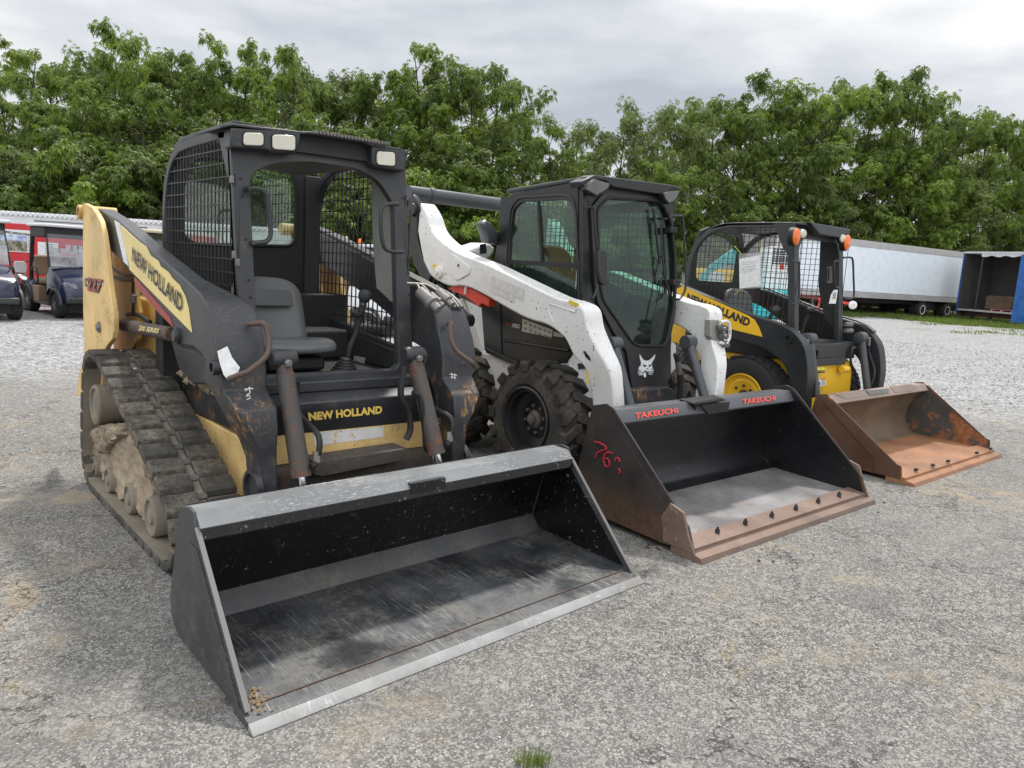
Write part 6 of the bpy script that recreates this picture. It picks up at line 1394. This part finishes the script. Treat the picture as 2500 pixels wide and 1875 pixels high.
for i in range(1,16): pl_.box(i*LT/16-.012,i*LT/16+.012,-.006,0,1.36,zT-.36)
b(pl_,'panel_seams',M['trwhite'])
for s_ in (0,1): b(MB().box(LT-.06,LT+.02,-.03+s_*2.55,.06+s_*2.55,1.1,zT-.02),'corner_post',M['alu'])
xn=-1.9
for i,(xa_,mt) in enumerate(((-.55,'alu'),(-1.1,'trwhite'),(-1.65,'alu'))): b(MB().box(xa_,xa_+.55,.05+i*.02,2.5,1.1,zT-.1+i*.02),'nose_panel',M[mt],bevel=.03)
gi=plain('gold_digits',(.72,.42,.02),.5)
for i,ch in enumerate('0719'):
    zz=zT-.55-i*.42; m_=textmb(ch,[(-1.0,.04,zz-.28),(-.82,.04,zz-.28),(-.82,.04,zz),(-1.0,.04,zz)],.03,0); b(m_,'lettering',gi,recalc=False)
b(MB().box(2,LT-1,.5,2.1,.75,1.02),'chassis_rail',M['black'])
def twheel(tb,x,z=.5,r=.5,mat=None):
    for y in (.05,.36,1.95,2.26):
        w=tb.b(MB().lathe((x,y,r),(0,1,0),[(0,.28),(.0,r*.9),(.03,r),(.25,r),(.28,r*.9),(.28,.28)],28),'wheel',M['tyreclean'])
        if y<.1: tb.b(MB().lathe_open((x,y,r),(0,1,0),[(-.01,.28),(-.01,.24),(.10,.20),(.10,.10),(.02,.09),(.02,.01)],24),'rim',M['decalwhite'],w)
for x in (LT-1.4,LT-4.1): twheel(st_,x)
b(MB().box(LT-4.5,LT-.9,.4,2.2,.45,.8),'bogie',M['black'],bevel=.03)
for y in (.4,2.0): b(MB().box(2.0,2.15,y,y+.15,.1,1.0),'landing_leg',M['steel']); b(MB().box(1.9,2.25,y-.1,y+.25,0,.1),'landing_foot',M['steel'])
# ---- curtain side trailer
Q0,Q1=pos(2341,45.5),pos(2640,39); dq=(Q1-Q0).normalized(); rzQ=math.atan2(dq.y,dq.x); LQ=(Q1-Q0).length
zQ=zat(2360,617,46.5)
ct=TB('curtain_trailer','dark curtain sided trailer standing open with blue tarpaulin curtain','trailer',Q0,rzQ); b=ct.b
M['tarp']=paint('blue_tarpaulin',(.03,.13,.42),.45,dirt=.15,var=.2,bmp=.3)
M['tarpd']=paint('deep_blue_tarpaulin',(.02,.06,.30),.5,dirt=.15,var=.25,bmp=.3)
M['bulk']=paint('dark_plywood_lining',(.05,.048,.045),.6,dirt=.3,var=.2)
b(MB().box(0,LQ,0,2.5,.62,.72),'floor',M['alu'],bevel=.01); b(MB().box(-.05,LQ,-.05,2.55,zQ-.10,zQ),'roof',M['contwhite'],bevel=.01)
vl=MB(); n_=40
vl.prism([(1.1,-.03,zQ-.1)]+[(1.1+(LQ-1.1)*i/n_,-.03,zQ-.26-.04*math.sin(i*1.1)) for i in range(n_+1)]+[(LQ,-.03,zQ-.1)],(0,.02,0)); b(vl,'roof_valance',M['contwhite'])
b(MB().box(-.02,.06,0,2.5,.3,zQ-.1),'front_bulkhead',M['bulk']); b(MB().box(-.05,.03,-.04,.04,.5,zQ-.1),'corner_post',M['tarpd'])
b(MB().box(.06,LQ,2.40,2.46,.72,zQ-.1),'rear_lining',M['bulk'])
b(MB().box(1.05,1.10,.1,.18,.72,zQ-.1),'inner_post',M['bulk'])
cc=[]; n_=30
for i in range(n_+1): x_=2.0+ (LQ-2.2)*i/n_; cc.append([(x_,2.34+.03*math.sin(i*1.9),.72),(x_,2.34+.03*math.sin(i*1.9+.5),zQ-.12),(x_,2.38,zQ-.12),(x_,2.38,.72)])
b(MB().loft(cc),'rear_curtain',M['tarpd'],smooth=60)
cc=[]; xs_=(pos(2540,43)-Q0).dot(dq)
for i in range(25): x_=xs_+i*.16; cc.append([(x_,-.07+.035*math.sin(i*1.7),.20),(x_,-.06+.02*math.sin(i*1.7+.6),zQ-.14),(x_,-.03,zQ-.14),(x_,-.03,.20)])
b(MB().loft(cc),'side_curtain',M['tarp'],smooth=60)
b(MB().box(.2,LQ,.4,2.1,.35,.62),'chassis_rail',paint('maroon_chassis',(.08,.025,.03),.6,dirt=.4))
for x in (.7,1.8): b(MB().box(x,x+.15,.3,.45,0,.4),'landing_leg',M['black'])
for x in (LQ-1.5,): twheel(ct,x)
lum=TB('timber_stack','stack of brown weathered boards lying inside the curtain trailer','timber stack',Q0+dq*1.35+V((-dq.y,dq.x,0))*.5+V((0,0,.84)),rzQ)
M['board']=paint('weathered_board',(.12,.075,.05),.8,dirt=.4,var=.3)
for i in range(9):
    for j in range(2): lum.b(MB().box(.02*((i*7)%3),3.0-.05*((i*5)%4),j*.6,j*.6+.56,i*.085,i*.085+.065),'board',M['board'],bevel=.006)
pa=TB('pallet','faded pink wooden pallet beneath the boards in the curtain trailer','pallet',Q0+dq*1.9+V((-dq.y,dq.x,0))*.3+V((0,0,.722)),rzQ)
pk=paint('faded_pink_paint',(.42,.13,.15),.7,dirt=.3)
for i in range(3): pa.b(MB().box(i*.6,i*.6+.12,0,1.1,0,.085),'bearer',pk)
pa.b(MB().box(0,1.32,0,1.1,.085,.11),'deck',pk)
# ---- log, and the red implement with a white wheel
lg_=TB('fallen_log','long brown log lying on the grass beyond the red implement','log',pos(2075,49),rzT)
lg_.b(MB().tube([(i*.5,.05*math.sin(i),.2+.02*math.sin(i*2)) for i in range(10)],[.2-.008*i for i in range(10)],12),'log',M['bark'])
im=TB('farm_implement','red implement frame with a white disc wheel at the tail of the white trailer','implement',pos(2088,35.5),RZ); b=im.b
b(MB().lathe((0,0,.74),(0,1,0),[(0,.05),(-.04,.07),(-.03,.10),(-.01,.16),(.0,.19),(.06,.19),(.06,.02)],26),'disc_wheel',M['decalwhite'])
b(MB().bar((0,.15,.78),(-1.6,.2,.95),.14,.12),'frame_beam',M['redpart']); b(MB().bar((-.5,.15,.8),(-.7,.15,.05),.08,.08),'frame_leg',M['redpart']); b(MB().bar((-1.5,.2,.95),(-1.55,.2,.05),.08,.08),'frame_leg',M['redpart'])
b(MB().bar((-1.6,.2,.95),(-4.2,.3,1.15),.25,.16),'frame_beam',plain('maroon_paint',(.16,.03,.03),.5))
# ---- machines glimpsed through the cage of the yellow skid steer
M['teal']=paint('teal_machine_paint',(.03,.42,.46),.4,dirt=.2,var=.1)
ex=TB('mini_excavator','teal and white excavator seen through the wire cage of the yellow skid steer','excavator',pos(1862,19.5),RZ); b=ex.b
b(MB().box(-.95,.75,-.5,.9,.62,1.35),'house',M['teal'],bevel=.08)
cab_=b(MB().prism([(.02,0,1.3),(.12,0,2.42),(.62,0,2.42),(.72,0,1.3)],(0,.9,0)),'cab',M['decalwhite'],bevel=.04)
for i in range(7):
    for j in range(5): b(MB().box(.17+j*.085,.235+j*.085,-.008,.0,1.98+i*.06,2.02+i*.06),'vent_hole',M['black'],cab_)
bm_=b(MB().loft([[(x,-.2,z-h_),(x,.05,z-h_),(x,.05,z+h_),(x,-.2,z+h_)] for x,z,h_ in ((-.2,1.3,.16),(-.45,1.9,.17),(-.9,2.12,.16),(-1.4,1.75,.10),(-1.55,1.5,.08))]),'boom',M['teal'],bevel=.02)
b(MB().bar((-1.5,-.08,1.62),(-1.7,-.08,.5),.18,.2),'dipper',M['teal'],bevel=.02)
for s in (-1,1): b(MB().prism(rounded([(-.95,s*.6,.0),(.85,s*.6,.0),(.85,s*.6,.5),(-.95,s*.6,.5)],.24,6),(0,.32,0)),'crawler',M['black'],bevel=.02)
b(MB().prism([(.2,-.55,1.85),(.32,-.55,1.85),(.3,-.55,1.98),(.2,-.55,1.98)],(0,.02,0)),'label_patch',M['redpart'],cab_)
yl=TB('wheel_loader','small yellow loader seen through the rear window of the yellow skid steer','loader',pos(1732,23),RZ); b=yl.b
b(MB().box(-.55,.75,-.5,.6,.75,1.82),'body',M['yel3'],bevel=.1); b(MB().box(-.35,.3,-.52,.2,1.3,1.72),'window',M['contwhite'],bevel=.03); b(MB().box(-1.2,-.55,-.4,.5,.6,1.1),'engine_hood',M['yel3'],bevel=.08)
for x in (-.9,.45):
    for y in (-.65,.45): b(MB().lathe((x,y,.42),(0,1,0),[(0,.2),(0,.38),(.03,.42),(.22,.42),(.25,.38),(.25,.2)],24),'wheel',M['tyreclean'])
cw2=TB('storage_container','pale grey container standing behind the glass cab of the white skid steer','container',pos(1590,42),RZ)
cw2.b(MB().box(0,4.6,0,2.4,.1,2.35),'wall',M['contwhite'],bevel=.02); rb_=MB()
for i in range(22): rb_.box(.1+i*.2,.2+i*.2,-.03,0,.15,2.2)
cw2.b(rb_,'corrugation',M['contwhite'])
# ---- grasses and small stones
def blades(spots,n,h,spread,mat,seed,wd=.004):
    rd=random.Random(seed); m=MB()
    for (x,y) in spots:
        for _ in range(n):
            a=rd.random()*2*PI; r=rd.random()**.6*spread; p=V((x+r*math.cos(a),y+r*math.sin(a),0)); hh=h*rd.uniform(.35,1); ln=V((math.cos(a),math.sin(a),0))*hh*rd.uniform(.1,.6); s_=V((-math.sin(a+.7),math.cos(a+.7),0))*wd
            k=len(m.v); m.v+=[p-s_,p+s_,p+ln*.35+V((0,0,hh*.6))+s_*.7,p+ln*.35+V((0,0,hh*.6))-s_*.7,p+ln+V((0,0,hh))]; m.f+=[(k,k+1,k+2,k+3),(k+3,k+2,k+4)]
    return m
M['grass']=leafmat('grass_blades',(.07,.12,.025),(.10,.16,.035),(.22,.25,.08))
gt=TZ('Z',0,(1302,1868))[0]; gt2=TZ('Z',0,(1276,1862))[0]; gt3=TZ('Z',0,(1325,1865))[0]
tf=blades([(gt.x,gt.y),(gt2.x,gt2.y),(gt3.x,gt3.y)],60,.068,.026,M['grass'],2,.001).build('grass_tuft',M['grass'],None,recalc=False,off=V((gt.x,gt.y,0))); tf.location=(gt.x,gt.y,0)
tag(tf,'small tuft of green grass growing from a crack in the asphalt','grass tuft')
rg_=random.Random(8); sp_=[]
for i in range(2600):
    x=rg_.uniform(1950,2750); d=rg_.uniform(38,55) if x>2300 else rg_.uniform(40,56)
    p=pos(x,d); 
    if noise.noise(p*.25)>-.35: sp_.append((p.x,p.y))
tag(blades(sp_,9,.30,.5,M['grass'],5,.02).build('verge_grass',M['grass'],None,recalc=False),kind='stuff')
sp_=[]
for i in range(260):
    p=pos(rg_.uniform(2250,2700),rg_.uniform(30,38)); 
    if noise.noise(p*.5)>.05: sp_.append((p.x,p.y))
tag(blades(sp_,10,.10,.4,M['grass'],6,.015).build('low_weeds',M['grass'],None,recalc=False),kind='stuff')
# loose stones
def stones(pts,name,mat,seed):
    rd=random.Random(seed); m=MB()
    for p,r in pts:
        k=len(m.v); q=[(1,0,0),(-1,0,0),(0,1,0),(0,-1,0),(0,0,.7),(0,0,-.5)]; rz=rd.random()*3
        for a in q:
            a=V(a)*r*rd.uniform(.65,1.2); m.v.append(V((p[0]+a.x*math.cos(rz)-a.y*math.sin(rz),p[1]+a.x*math.sin(rz)+a.y*math.cos(rz),r*.35+a.z)))
        for f in ((0,2,4),(2,1,4),(1,3,4),(3,0,4),(2,0,5),(1,2,5),(3,1,5),(0,3,5)): m.f.append(tuple(k+x for x in f))
    return m.build(name,mat,None,smooth=10)
rs=random.Random(3); L1=[]
for i in range(2600):
    x=rs.uniform(-.6,9.5); y=rs.uniform(.7,9.0); L1.append(((x,y),rs.uniform(.0022,.0062)))
def stonemat():
    m,nt,b=nodes('loose_chippings'); g=nt.nodes.new('ShaderNodeNewGeometry'); nt.links.new(mixc(nt,g.outputs['Random Per Island'],(.13,.125,.12),(.58,.56,.53)),b.inputs['Base Color']); b.inputs['Roughness'].default_value=.85; return m
M['chips']=stonemat()
tag(stones(L1,'loose_chippings',M['chips'],2),kind='stuff')
L2=[((rs.uniform(7,24),rs.uniform(2.5,16)),rs.uniform(.010,.024)) for i in range(9000)]
tag(stones([q for q in L2 if .55*q[0][0]+q[0][1]>9.5],'loose_gravel',M['chips'],4),kind='stuff')
L3=[((gx,gy),rs.uniform(.006,.014)) for gx,gy in [(TZ('J',0,(u,v))[0].x,TZ('J',0,(u,v))[0].y) for u,v in [(rs.gauss(560,40),rs.gauss(1210,22)) for _ in range(70)]+[(1210,1198),(1285,1335),(1690,1055),(1380,1340),(1340,1295),(2150,930),(2110,1000),(1780,1100)]]]
tag(stones(L3,'dark_crumbs',paint('dark_clod',(.05,.045,.04),.9),6),kind='stuff')
